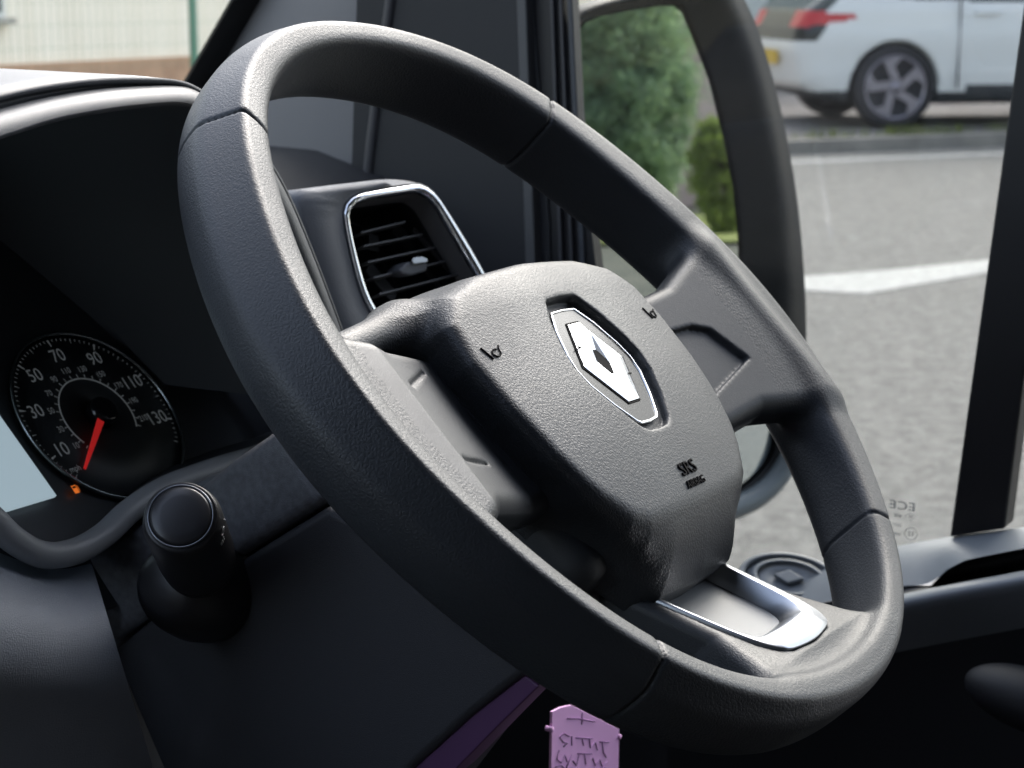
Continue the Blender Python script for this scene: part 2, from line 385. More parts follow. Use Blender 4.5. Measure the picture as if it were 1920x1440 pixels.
# writing and horn marks
vs, fs = [], []
def fM(x, y, rot=0, sc=1):
    e = .002; nx = -(face_z(x + e, y) - face_z(x - e, y)) / (2 * e); ny = -(face_z(x, y + e) - face_z(x, y - e)) / (2 * e)
    M = frame_of(Vector((x, y, float(face_z(x, y)) + .00035)), Vector((1, 0, 0)), Vector((nx, ny, 1)))
    return M @ Matrix.Rotation(rot, 4, 'Z')
add_text(vs, fs, 'SRS', .0088, fM(.0005, -.0725), 1.15, .0004); add_text(vs, fs, 'AIRBAG', .0052, fM(.0005, -.0795), .98, .0004)
link('airbag_lettering', recalc(mesh('airbag_lettering', vs, fs)), M_mark, wheel, smooth=False, world=False)
for s in (-1, 1):
    M = fM(.0745 * s, .0065); vs, fs = [], []; k = .0052
    horn = [(.30 + .50 * math.cos(a), -.10 + .36 * math.sin(a)) for a in np.linspace(.9, 6.2, 12)] + [(.85, .15), (1.15, .50)]
    tube_geo([M @ Vector((x * k, y * k, 0)) for x, y in horn], .00032, 6, vs, fs)
    tube_geo([M @ Vector((-1.05 * k, .75 * k, 0)), M @ Vector((-.55 * k, -.55 * k, 0))], .00038, 6, vs, fs)
    link('horn_mark', recalc(mesh('horn_mark', vs, fs)), M_mark, wheel, world=False)
# chrome trim of the lower spoke: frame with a pocket, and the plate at its bottom
IN_ = [(-.0335, -.100), (-.0300, -.135), (-.0275, -.145), (-.0230, -.1500), (-.016, -.1510), (0, -.1515), (.016, -.1510), (.0230, -.1500), (.0275, -.145), (.0300, -.135), (.0335, -.100)]
zc = lambda y, dz: float(low_z(y)) + dz
rows = [[Vector((x, y, zc(y, -.010))) for x, y in TRIM_OUT], [Vector((x, y, zc(y, .0004))) for x, y in TRIM_OUT],
        [Vector((x * .985, y + .0006 * (y < -.12), zc(y, .0012))) for x, y in TRIM_OUT],
        [Vector((x * 1.02, y - .0006 * (y < -.12), zc(y, .0012))) for x, y in IN_], [Vector((x, y, zc(y, .0004))) for x, y in IN_],
        [Vector((x * .93, y + .002 * (y < -.12), zc(y, -.0105))) for x, y in IN_]]
rows = [spline(r, 5) for r in rows]
loft('spoke_trim', rows, M_chrome, wheel, world=False)
fl = [(x * .96, y + .001, zc(y, -.0100)) for x, y in IN_]
prism('trim_floor', fl, (0, 0, -.0015), M_grey, wheel, world=False)

# ================================================================== STEERING COLUMN
col = empty('steering_column', (0, .1, -.15), label='dark plastic steering column shroud under the wheel with an indicator stalk', cat='steering column')
XS = -.062
up_px = [(128, 1062), (200, 1012), (312, 960), (425, 868), (505, 812), (531, 812), (548, 838), (612, 943), (490, 1020), (380, 1092), (290, 1150), (204, 1216), (160, 1120)]
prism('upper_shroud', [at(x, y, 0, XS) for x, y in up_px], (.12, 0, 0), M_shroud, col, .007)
lo_px = [(206, 1222), (291, 1154), (381, 1096), (491, 1025), (614, 949), (740, 1020), (870, 1130), (990, 1225), (988, 1262), (885, 1342), (775, 1440), (640, 1620), (380, 1620), (300, 1440)]
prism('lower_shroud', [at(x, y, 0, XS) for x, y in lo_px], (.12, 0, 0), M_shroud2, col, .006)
# indicator stalk
a0 = at(392, 1100, 0, XS + .002); tipp = at(338, 966, 0, -.142); ax_ = (tipp - a0).normalized()
stalk = empty('indicator_stalk', tuple(a0)); stalk.parent = col; stalk.matrix_basis = Matrix.Translation(a0 - Vector((0, .1, -.15)))
def lathe(name, p, axis, prof, m, parent, seg=48):
    axis = axis.normalized(); s = axis.cross(Vector((0, 0, 1))).normalized(); q = s.cross(axis); vs, fs = [], []
    for h, r in prof:
        for k in range(seg): a = 2 * math.pi * k / seg; vs.append(p + axis * h + s * math.cos(a) * r + q * math.sin(a) * r)
    n = len(prof)
    for i in range(n - 1):
        for k in range(seg): fs.append([i * seg + k, i * seg + (k + 1) % seg, (i + 1) * seg + (k + 1) % seg, (i + 1) * seg + k])
    fs += [[k for k in range(seg)][::-1], [(n - 1) * seg + k for k in range(seg)]]
    return link(name, recalc(mesh(name, vs, fs)), m, parent)
L_ = (tipp - a0).length
M_stalk = mat('stalk_plastic', (.014, .014, .016), .38, fine=.15); M_cap = mat('stalk_cap', (.022, .022, .025), .32)
lathe('stalk_boot', a0, Vector((-1, -.12, .30)), [(-.004, .0265), (.004, .0268), (.012, .0262), (.022, .0235), (.030, .0205), (.036, .017), (.040, .012)], M_stalk, stalk)
lathe('stalk_barrel', a0, ax_, [(.0, .0120), (.028, .0128), (.036, .0150), (.042, .0166), (.0425, .0161), (.0432, .0161), (.0437, .0168), (.047, .0170), (.0475, .0165), (.0482, .0165), (.0487, .0171), (.052, .0173), (.060, .0176), (L_ - .010, .0172), (L_ - .004, .0160), (L_ - .002, .0150), (L_ - .003, .0130)], M_stalk, stalk)
lathe('stalk_cap', a0, ax_, [(L_ - .004, .0128), (L_ - .0012, .0130), (L_ - .0004, .0126), (L_ + .0002, .0118), (L_ + .0007, .008), (L_ + .0009, .002)], M_cap, stalk)
tv, tf = [], []; s_ = ax_.cross(Vector((0, 0, 1))).normalized(); q_ = s_.cross(ax_)
tube_geo([a0 + ax_ * (L_ - .0012) + s_ * math.cos(a) * .0137 + q_ * math.sin(a) * .0137 for a in np.linspace(0, 2 * math.pi, 41)[:-1]], .0004, 6, tv, tf, closed=True)
link('cap_ring', recalc(mesh('cap_ring', tv, tf)), mat('ring_grey', (.25, .26, .28), .3, metal=1), stalk)
# lamp symbols on the barrel
M_print = mat('pale_print', (.35, .36, .38), .5)
sv_, sf_ = [], []
def on_barrel(h, ang, r=.01745):
    n = s_ * math.cos(ang) + q_ * math.sin(ang); return a0 + ax_ * h + n * r, n
view = (CAM - tipp); view -= ax_ * view.dot(ax_); base_ang = math.atan2(view.dot(q_), view.dot(s_))
for dh, da, kind in ((-.011, -.95, 0), (-.018, -.80, 1), (-.012, -1.25, 2)):
    p, n = on_barrel(L_ + dh, base_ang + da); Mx = frame_of(p, ax_, n)
    if kind == 0:
        tube_geo([Mx @ Vector((.0016 * math.cos(a), .0020 * math.sin(a), 0)) for a in np.linspace(0, 6.283, 17)[:-1]], .00025, 5, sv_, sf_, closed=True)
        for k in (-1, 0, 1): tube_geo([Mx @ Vector((-.0022, k * .0011, 0)), Mx @ Vector((-.0040, k * .0011, 0))], .0002, 5, sv_, sf_)
    elif kind == 1:
        for k in range(3): tube_geo([Mx @ Vector((-.0012, (k - 1) * .0013, 0)), Mx @ Vector((.0012, (k - 1) * .0013, 0))], .00035, 5, sv_, sf_)
    else: tube_geo([Mx @ Vector((-.0005, 0, 0)), Mx @ Vector((.0005, 0, 0))], .0005, 6, sv_, sf_)
link('lamp_symbols', recalc(mesh('lamp_symbols', sv_, sf_)), M_print, stalk)

# ================================================================== DASHBOARD
dash = empty('dashboard', (0, .3, 0), label='grey-black dashboard with hooded instrument cluster, air vent and padded lower panel', cat='dashboard')
Yh = .19
B = [(-420, 330), (-300, 275), (-150, 220), (0, 178), (100, 157), (200, 146), (290, 146), (340, 151), (372, 164), (410, 190), (455, 235), (510, 305), (545, 368), (580, 450), (615, 540), (650, 640), (672, 740)]
Gv = [(-420, 360), (-300, 303), (-150, 248), (0, 205), (100, 181), (200, 166), (290, 161), (340, 162), (372, 172), (408, 196), (453, 241), (507, 310), (542, 373), (577, 455), (612, 545), (647, 645), (669, 745)]
D = [(-420, 412), (-300, 352), (-150, 298), (0, 254), (100, 222), (200, 203), (290, 193), (335, 191), (366, 199), (397, 222), (440, 266), (490, 335), (527, 398), (562, 480), (598, 570), (634, 668), (656, 765)]
up_ = Vector((0, 0, 1))
r0 = [at(x, y, 1, Yh) + Vector((0, .20, .004)) for x, y in B]; r1 = [at(x, y, 1, Yh) + Vector((0, .02, 0.001)) for x, y in B]; r2 = [at(x, y, 1, Yh) for x, y in B]
def inward(r, k):
    c = at(150, 600, 1, Yh); return [p + (c - p).normalized() * k for p in r]
rows = [r0, r1, r2, inward(r2, .0022), [p + Vector((0, .005, 0)) for p in inward(r2, .0035)], [at(x, y, 1, Yh) + Vector((0, .005, 0)) for x, y in Gv],
        [at(x, y, 1, Yh) for x, y in Gv], inward([at(x, y, 1, Yh - .002) for x, y in Gv], .001), [at(x, y, 1, Yh - .026) for x, y in D], inward([at(x, y, 1, Yh - .024) for x, y in D], .002)]
rows = [spline(r, 4) for r in rows]
loft('cluster_hood', rows, mat('hood_plastic', (.055, .06, .068), .50, grain=(.0011, .25), fine=.1), dash)
Dr = inward([at(x, y, 1, Yh - .024) for x, y in D], .002)
M_hoodin = mat('hood_lining', (.05, .053, .058), .8, fine=.3)
loft('hood_lining', [spline(r, 4) for r in (Dr, [p + Vector((0, .03, 0)) for p in inward(Dr, .002)], [p + Vector((0, .30, -.005)) for p in inward(Dr, .01)])], M_hoodin, dash)

M_fascia0 = mat('knee_panel_plastic', (.02, .022, .026), .6, fine=.2)
# instrument cluster: a plane leaning back like the wheel
cl = empty('instrument_cluster'); cl.parent = dash; cl.matrix_basis = Matrix.Translation(Vector((0, 0, 0)))
cp = at(184, 780, 1, .285); cn = Vector((0, -.755, .656)).normalized(); cxv = (Vector((1, 0, 0)) - cn * cn.x).normalized(); cyv = cn.cross(cxv)
def clp(x, y, off=0): p = onp(x, y, cp + cn * off, cn); return p
def cl2(u, v, off=0): return cp + cxv * u + cyv * v + cn * off
M_face = mat('dial_face', (.034, .040, .044), .5); M_cl = mat('cluster_plate', (.04, .044, .05), .42, fine=.15)
prism('cluster_plate', [cl2(-.60, -.10, -.002), cl2(.16, -.10, -.002), cl2(.16, .20, -.002), cl2(-.60, .20, -.002)], -cn * .004, M_cl, cl)
GR = .0520
def ring(name, u0, v0, r_in, r_out, off, m, parent, a0_=0, a1_=2 * math.pi, n=72, th=.0006):
    vs, fs = [], []
    for i in range(n + 1):
        a = a0_ + (a1_ - a0_) * i / n
        for r, z in ((r_in, off), (r_in, off + th), (r_out, off + th), (r_out, off)): vs.append(cl2(u0 + r * math.cos(a), v0 + r * math.sin(a), z))
    for i in range(n):
        for k in range(4): fs.append([i * 4 + k, i * 4 + (k + 1) % 4, (i + 1) * 4 + (k + 1) % 4, (i + 1) * 4 + k])
    return link(name, recalc(mesh(name, vs, fs)), m, parent)
dial = ring('speedometer', 0, 0, .0002, GR, -.001, M_face, cl)
M_num = glow('dial_print', (.40, .44, .46), .02)
vs, fs = [], []
ang = lambda mph: R_(217 - 1.79 * mph)
for mph in range(0, 141, 2):
    a = ang(mph); r1_ = GR * .965; r2_ = r1_ - (.0042 if mph % 20 == 10 else .0030 if mph % 10 == 0 else .0016)
    wd = .0007 if mph % 20 == 10 else .0003
    if mph % 20 in (0, 10) or mph % 2 == 0:
        t = Vector((-math.sin(a), math.cos(a))); d_ = Vector((math.cos(a), math.sin(a)))
        b = len(vs)
        for r, s, ww in ((r2_, -1, .4), (r2_, 1, .4), (r1_, 1, 1), (r1_, -1, 1)): vs.append(cl2(*(d_ * r + t * s * wd * ww), .0004))
        fs.append([b, b + 1, b + 2, b + 3])
for kmh in range(0, 241, 10):
    a = ang(kmh / 1.609); 
    if kmh / 1.609 > 140: break
    d_ = Vector((math.cos(a), math.sin(a))); t = Vector((-d_.y, d_.x)); b = len(vs)
    for r, s in ((.0245, -1), (.0245, 1), (.0268, 1), (.0268, -1)): vs.append(cl2(*(d_ * r + t * s * .0003), .0004))
    fs.append([b, b + 1, b + 2, b + 3])
link('scale_marks', mesh('scale_marks', vs, fs), M_num, dial, smooth=False)
vs, fs = [], []
for mph in range(10, 131, 20):
    a = ang(mph); add_text(vs, fs, str(mph), .0112, frame_of(cl2(math.cos(a) * .0397, math.sin(a) * .0397, .0005), cxv, cn), .9)
for kmh in range(10, 221, 20):
    a = ang(kmh / 1.609); add_text(vs, fs, str(kmh), .0052, frame_of(cl2(math.cos(a) * .0300, math.sin(a) * .0300, .0005), cxv, cn), .85)
a = ang(1.5); add_text(vs, fs, 'mph', .0050, frame_of(cl2(math.cos(a) * .0445, math.sin(a) * .0445 , .0005), cxv, cn), .9)
link('dial_numerals', mesh('dial_numerals', vs, fs), M_num, dial, smooth=False)
ring('inner_scale_ring', 0, 0, .0236, .0244, .0002, M_num, dial, ang(138), ang(3), 60, .0002)
ring('dial_bezel', 0, 0, GR, GR + .0012, -.001, mat('bezel_metal', (.35, .38, .38), .25, metal=1), dial, 0, 2 * math.pi, 90, .0035)
a = ang(-1.5); M_red = glow('needle_red', (.85, .03, .03), .06)
d_ = Vector((math.cos(a), math.sin(a))); t = Vector((-d_.y, d_.x))
nv = [cl2(*(d_ * r + t * s), z) for r, s, z in ((.006, -.0021, .006), (.006, .0021, .006), (.0430, .0007, .003), (.0430, -.0007, .003))]
prism('needle', nv, -cn * .0008, M_red, dial)
lathe('needle_hub', cp, cn, [(0, .0085), (.004, .0085), (.0075, .0078), (.0085, .0060), (.0086, .001)], M_black, dial)
sc = [clp(-260, 640, .003), clp(-60, 680, .003), clp(106, 929, .003), clp(0, 962, .003), clp(-150, 1000, .003)]
prism('display_screen', [clp(-150, 560, .003), clp(-8, 768, .003), clp(106, 929, .003), clp(-10, 964, .003), clp(-320, 1060, .003), clp(-520, 700, .003)], -cn * .002, glow('screen', (.34, .44, .50), .19), cl)
# fuel warning lamp
M_or = glow('warning_orange', (1, .22, .03), .13); vs, fs = [], []
fc = clp(141, 916, .001); Mx = frame_of(fc, cxv, cn)
def quad(M, x0, y0, x1, y1, z=0):
    b = len(vs)
    for x, y in ((x0, y0), (x1, y0), (x1, y1), (x0, y1)): vs.append(M @ Vector((x, y, z)))
    fs.append([b, b + 1, b + 2, b + 3])
k = .0009
quad(Mx, -2 * k, -3 * k, 1.6 * k, .3 * k); quad(Mx, -2 * k, 1.7 * k, 1.6 * k, 2.2 * k); quad(Mx, -2 * k, .3 * k, -1.5 * k, 1.7 * k); quad(Mx, 1.1 * k, .3 * k, 1.6 * k, 1.7 * k); quad(Mx, 2.2 * k, -2 * k, 2.6 * k, 1.6 * k)
link('fuel_lamp', mesh('fuel_lamp', vs, fs), M_or, cl, smooth=False)

# lower lip of the cluster, padded lower panel, and the pieces beside the column
lip = [(-300, 905), (-120, 925), (-30, 962), (25, 1012), (80, 1040), (140, 1034), (195, 1003), (245, 957), (310, 916), (400, 882), (500, 850), (620, 800), (700, 760)]
tube('cluster_lip', spline([at(x, y, 1, .215) for x, y in lip], 6), .0064, mat('lip_plastic', (.34, .36, .38), .42, fine=.1), dash, 16)
loft('lip_ledge', [spline([at(x, y + dy, 1, yy) for x, y in lip], 4) for dy, yy in ((2, .217), (-38, .262), (-60, .275))], M_cl, dash)
rowA = [(-300, 985), (-100, 1000), (0, 1036), (60, 1062), (118, 1066), (170, 1050)]
prs = [[at(x, y, 1, .245) for x, y in rowA]]
for dy, yy in ((14, .225), (50, .195), (120, .172), (210, .165), (320, .170), (520, .21)):
    prs.append([at(x + (.30 * dy if x > 50 else 0), y + dy, 1, yy) for x, y in rowA])
M_pad = mat('padded_panel', (.26, .29, .34), .42, grain=(.0013, .5), fine=.3, noise=(10, .15))
loft('padded_panel', prs, M_pad, dash, sub=2)
prism('knee_panel', [at(x, y, 1, .27) for x, y in ((-300, 1000), (420, 1000), (900, 1500), (900, 2400), (-300, 2400))], (0, .01, 0), M_fascia0, dash)
prism('column_gaiter', [at(x, y, 0, -.050) for x, y in ((115, 1062), (200, 985), (300, 935), (420, 880), (420, 960), (205, 1230))], (.10, 0, 0), M_dash, dash, .004)
# dashboard body (fascia and top), below and behind
M_fascia = mat('dash_body', (.02, .021, .024), .7, fine=.3)
loft('dash_body', [[Vector((x, y, z)) for x in (-1.5, -.6, -.2, .1, .35, .52)] for y, z in ((.95, .02), (.60, .045), (.42, .03), (.36, -.05), (.35, -.20), (.40, -.32), (.75, -.40))], M_fascia, dash, sub=1)

# air vent at the door end of the dashboard
vent = empty('air_vent'); vent.parent = dash
vn = Vector((-.30, -.92, .22)).normalized(); vp = at(760, 470, 1, .205)
V = lambda x, y, off=0: onp(x, y, vp, vn) + vn * off
podo = [(556, 372), (600, 352), (690, 341), (745, 336), (785, 341), (815, 362), (845, 402), (905, 505), (960, 610), (990, 690), (940, 760), (760, 760), (690, 730), (640, 640), (600, 520)]
inn = [(652, 405), (658, 386), (672, 374), (700, 367), (770, 356), (792, 357), (812, 370), (832, 398), (905, 522), (950, 612), (930, 670), (800, 690), (745, 660), (712, 598), (686, 548), (664, 470)]
n_ = 64
def resample(pts, n):
    pts = spline(pts, 8, closed=True); L = [0]
    for i in range(len(pts)): L.append(L[-1] + (pts[(i + 1) % len(pts)] - pts[i]).length)
    out = []; j = 0
    for k in range(n):
        s = L[-1] * k / n
        while L[j + 1] < s: j += 1
        a, b = pts[j], pts[(j + 1) % len(pts)]; out.append(a.lerp(b, (s - L[j]) / (L[j + 1] - L[j])))
    return out
def ring_rows(pxs, off): return resample([V(x, y) for x, y in pxs], n_), off
ro = resample([V(x, y) for x, y in podo], n_); ri = resample([V(x, y) for x, y in inn], n_)
# align starts
def align(a, b):
    best = min(range(n_), key=lambda s: sum((a[i] - b[(i + s) % n_]).length_squared for i in range(0, n_, 4))); return [b[(i + best) % n_] for i in range(n_)]
ri = align(ro, ri); cen = sum(ri, Vector()) / n_
sh = lambda r, k: [p + (p - cen).normalized() * k for p in r]
back = Vector((.02, .13, -.02))
loft('vent_housing', [[p + back for p in ro], [p - vn * .010 for p in sh(ro, .0015)], [p - vn * .003 for p in sh(ro, 0)], sh(ro, -.004), [p - vn * .0005 for p in sh(ri, .004)], [p - vn * .0035 for p in sh(ri, .0022)], [p - vn * .02 for p in sh(ri, .0022)]], M_dash, vent, closed=True)
loft('vent_trim', [[p - vn * .004 for p in sh(ri, .0030)], [p + vn * .0002 for p in sh(ri, .0028)], [p + vn * .0012 for p in sh(ri, .0018)], [p + vn * .0010 for p in sh(ri, -.0004)], [p - vn * .0008 for p in sh(ri, -.0018)], [p - vn * .004 for p in sh(ri, -.002)]], M_chrome2, vent, closed=True)
M_throat = mat('vent_throat', (.09, .09, .09), .55)
loft('vent_throat', [[p - vn * .003 for p in sh(ri, -.0018)], [p - vn * .017 for p in sh(ri, -.004)], [p - vn * .0175 for p in sh(ri, -.005)], [p - vn * .019 for p in sh(ri, -.005)]], M_throat, vent, closed=True)
loft('vent_duct', [[p - vn * .019 for p in sh(ri, -.005)], [p - vn * .07 for p in sh(ri, -.010)]], M_dash2, vent, closed=True)
prism('vent_back', [p - vn * .068 for p in sh(ri, -.011)], -vn * .002, M_void, vent)
M_slat = mat('slat_plastic', (.09, .09, .095), .38)
W2 = lambda x, y: V(x, y, 0) - vn * 0
def Vd(x, y, depth): return onp(x, y, vp - vn * depth, vn)
for (x0, y0), (x1, y1) in (((668, 441), (752, 420)), ((672, 466), (784, 443)), ((680, 496), (806, 468)), ((690, 525), (828, 493)), ((702, 556), (852, 517)), ((716, 590), (880, 545)), ((735, 622), (900, 580))):
    a, b = Vd(x0, y0, .020), Vd(x1, y1, .020)
    bar('slat', a, b, .0105, .0013, M_slat, vent, up=ray(760, 470).normalized().cross((b - a).normalized()) + Vector((0, -.12, 0)), bev=.0004)
for (x0, y0), (x1, y1) in (((738, 425), (764, 450)), ((690, 500), (740, 560)), ((762, 455), (830, 535)), ((700, 440), (700, 470))):
    bar('vane', Vd(x0, y0, .034), Vd(x1, y1, .034), .001, .010, M_slat, vent, up=Vector((1, 0, 0)))
bar('side_rail', Vd(775, 430, .021), Vd(872, 540, .021), .0012, .004, M_slat, vent, up=Vector((1, 0, 0)))
kp = [Vd(x, y, .008) for x, y in ((748, 507), (762, 492), (790, 487), (802, 493), (801, 508), (772, 517), (754, 514))]
prism('vent_knob', kp, -vn * .014, M_dash, vent, .0015)
prism('knob_inlay', [Vd(x, y, .0065) for x, y in ((772, 488), (776, 483), (792, 481), (802, 485), (802, 491), (776, 495))], -vn * .001, M_chrome, vent, .0004)

# ================================================================== PILLAR, WINDSCREEN
wsc = empty('windscreen', (-.3, .8, .2), label='tinted windscreen with a black painted edge beside the pillar', cat='windscreen')
pw = mat('frit_black', (.004, .004, .005), .3)
g0, g1 = at(352, 152, 0, .58), at(446, -10, 0, .58); dv = (g1 - g0)
p0_, p1_ = g0 - dv * .8, g1 + dv * 3.2
M_ws = pane_mat('windscreen_glass', (.85, .84, .81))
lf = Vector((-2.2, .10, 0))
prism('windscreen_glass', [p0_ + Vector((.02, 0, 0)), p1_ + Vector((.02, 0, 0)), p1_ + lf, p0_ + lf], Vector((0, .003, .003)), M_ws, wsc)
e0, e1 = at(376, 152, 0, .572), at(472, -10, 0, .572); de = e1 - e0
q0_, q1_ = at(350, 152, 0, .572), at(443, -10, 0, .572); dq = q1_ - q0_
prism('black_edge', [q0_ - dq * .8, q1_ + dq * 3.2, e1 + de * 3.2 + Vector((.05, 0, 0)), e0 - de * .8 + Vector((.05, 0, 0))], Vector((0, .002, .002)), pw, wsc)
pil = empty('windscreen_pillar', (.55, .5, 0), label='grey windscreen pillar trim fading into shade behind the wheel rim', cat='pillar')
colx = [(472, .615, 2.7), (535, .570, 2.6), (615, .530, 2.4), (700, .508, 1.6), (770, .502, 1.0)]
rows = []
top = -10; 
for yy in (-500, -250, -10, 160, 350, 520):
    r = []
    for (xt, X_, sl) in colx:
        x = xt - (yy + 10) * {472: .59, 535: .50, 615: .34, 700: .20, 770: .10}[xt]
        r.append(at(x, yy, 0, X_))
    rows.append(r)
loft('pillar_trim', rows, M_pillar, pil, sub=2)
M_door = mat('door_trim_dark', (.012, .013, .016), .6, fine=.3)
tube('pillar_seam', spline([at(x, y, 0, .50) for x, y in ((760, -200), (722, 80), (705, 200), (690, 330), (680, 450))], 5), .0045, mat('seam_rubber', (.05, .05, .055), .5), pil, 10)

# ================================================================== DRIVER'S DOOR
door = empty('driver_door', (.5, 0, -.2), label='driver door with dark trim, quarter window and black window divider', cat='door')
XD = .5
prism('corner_panel', [at(x, y, 0, XD) for x, y in ((690, -700), (992, -700), (1000, 0), (1030, 420), (1040, 900), (600, 900), (660, 300))], (.03, 0, 0), M_door, door)
M_seal = mat('door_seal', (.05, .05, .055), .45); M_seal2 = mat('door_seal_black', (.010, .010, .012), .45)
def strip(name, top, bot, wpx, m, X0=XD - .004, th=.012):
    (xa, ya), (xb, yb) = top, bot; f = 1.6
    xt, yt = xa + (xa - xb) * f, ya + (ya - yb) * f
    a = [(xt, yt), (xt + wpx, yt), (xb + wpx, yb), (xb, yb)]
    return prism(name, [at(x, y, 0, X0) for x, y in a], (th, 0, 0), m, door, .0012)
strip('frame_rib', (968, 0), (990, 640), 18, mat('rib_grey', (.07, .072, .075), .5), XD - .010)
prism('frame_post', [at(x, y, 0, XD + .002) for x, y in ((960, -900), (952, -900), (1003, 0), (1030, 900), (1165, 900), (1115, 480), (1080, 200), (1058, 0), (951, -900))][1:], (.012, 0, 0), M_seal2, door, .001)
strip('seal_lip', (1030, 0), (1052, 640), 7, M_seal, XD - .003)
strip('seal_lip', (1047, 0), (1074, 640), 6, M_seal, XD - .003)
strip('seal_lip', (1062, 0), (1093, 640), 10, mat('seal_blue', (.045, .05, .06), .4), XD - .001)
# divider between quarter window and main window
prism('window_divider', [at(x, y, 0, XD - .012) for x, y in ((1948, -200), (2060, -200), (2010, 0), (1884, 992), (1780, 1008), (1862, 420))], (.022, 0, 0), mat('divider_black', (.004, .004, .005), .45), door, .002)
M_gl = pane_mat('door_glass_tint', (.66, .665, .65))
gp = [at(x, y, 0, XD + .004) for x, y in ((1040, -900), (1985, -900), (1850, 1030), (1700, 1060), (1300, 1140), (1050, 1200))]
glass = prism('quarter_window', gp, (.003, 0, 0), M_gl, door)
prism('main_window', [at(x, y, 0, XD + .004) for x, y in ((2090, -900), (3600, -900), (3600, 800), (2500, 900), (1850, 1030))], (.003, 0, 0), M_gl, door)
# etched marks on the glass, seen from behind so mirrored
vs, fs = [], []; M_etch = mat('etched_mark', (.30, .31, .30), .6)
def gM(x, y): return frame_of(at(x, y, 0, XD + .0035), Vector((0, 1, 0)), Vector((1, 0, 0)))
add_text(vs, fs, 'ECE', .0085, gM(1692, 949), 1.35)
Mg = gM(1708, 969)
tube_geo([Mg @ Vector((x * .0048, y * .0027, 0)) for x, y in ((-1, 0), (0, 1), (1, 0), (0, -1))], .0002, 4, vs, fs, closed=True)
add_text(vs, fs, '43R', .0036, gM(1683, 967), 1); add_text(vs, fs, 'M', .003, Mg, 1.2)
add_text(vs, fs, 'DOT 20', .0032, gM(1676, 983), 1)
Mg = gM(1708, 1001); tube_geo([Mg @ Vector((.0044 * math.cos(a), .0044 * math.sin(a), 0)) for a in np.linspace(0, 6.283, 25)[:-1]], .00022, 4, vs, fs, closed=True)
add_text(vs, fs, 'E2', .0046, Mg, 1); add_text(vs, fs, '43R', .0036, gM(1682, 1002), 1)
link('glass_marks', mesh('glass_marks', vs, fs), M_etch, glass, smooth=False)
# door trim: ledge, grab pocket, bright edge and dark panel below
cxs = [1250, 1400, 1480, 1560, 1640, 1700, 1745, 1775, 1810, 1860, 1920, 2000, 2150, 2400]
y0 = lambda x: float(np.interp(x, [1250, 1400, 1550, 1680, 1800, 1920, 2150, 2400], [1112, 1083, 1050, 1020, 1000, 985, 950, 915]))
y1 = lambda x: float(np.interp(x, [1250, 1550, 1700, 1800, 1920, 2150, 2400], [1195, 1143, 1112, 1092, 1070, 1025, 980]))
yp = lambda x: float(np.interp(x, [1700, 1745, 1775, 1810, 1860, 1920, 2400], [y1(1700) - 6, 1098, 1068, 1050, 1040, 1028, 935]))
M_ledge = mat('door_ledge', (.20, .22, .24), .36, fine=.4, noise=(14, .1))
M_pocket = mat('pocket_plastic', (.012, .012, .014), .5)
def rowof(fy, fx): return [at(x, fy(x), 0, fx(x)) for x in cxs]
lerp = lambda a, b, t: a + (b - a) * t
rA = rowof(lambda x: y0(x) + 6, lambda x: XD + .002)
rA2 = rowof(lambda x: y0(x), lambda x: XD - .004)
rB = rowof(lambda x: lerp(y0(x), y1(x), .25), lambda x: XD - .030)
rC = rowof(lambda x: yp(x) if x >= 1745 else lerp(y0(x), y1(x), .85), lambda x: XD - .055)
loft('door_ledge', [rA, rA2, rB, rC], M_ledge, door, sub=2)
dark = rowof(lambda x: (yp(x) + 4) if x >= 1745 else lerp(y0(x), y1(x), .90), lambda x: XD - .02 if x >= 1775 else XD - .053)
rD = rowof(lambda x: y1(x) - 1, lambda x: XD - .03 if x >= 1775 else XD - .062)
loft('grab_pocket', [[p.copy() for p in rC], dark, rD, rowof(lambda x: y1(x) + 3, lambda x: XD - .064)], M_pocket, door)
e_ = [rowof(lambda x: y1(x) + 2, lambda x: XD - .066), rowof(lambda x: y1(x) - 1, lambda x: XD - .072), rowof(lambda x: y1(x) + 3, lambda x: XD - .082), rowof(lambda x: y1(x) + 13, lambda x: XD - .088), rowof(lambda x: y1(x) + 26, lambda x: XD - .089), rowof(lambda x: y1(x) + 48, lambda x: XD - .084), rowof(lambda x: y1(x) + 110, lambda x: XD - .070)]
loft('armrest_edge', e_, M_ledge, door, sub=1)
loft('door_panel_front', [[at(x, yy, 0, XD - .05) for x in (500, 900, 1260)] for yy in (1150, 1400, 2600)], M_door, door)
loft('door_panel', [rowof(lambda x: y1(x) + 100, lambda x: XD - .071), rowof(lambda x: y1(x) + 300, lambda x: XD - .06), rowof(lambda x: y1(x) + 1200, lambda x: XD - .04)], M_door, door)
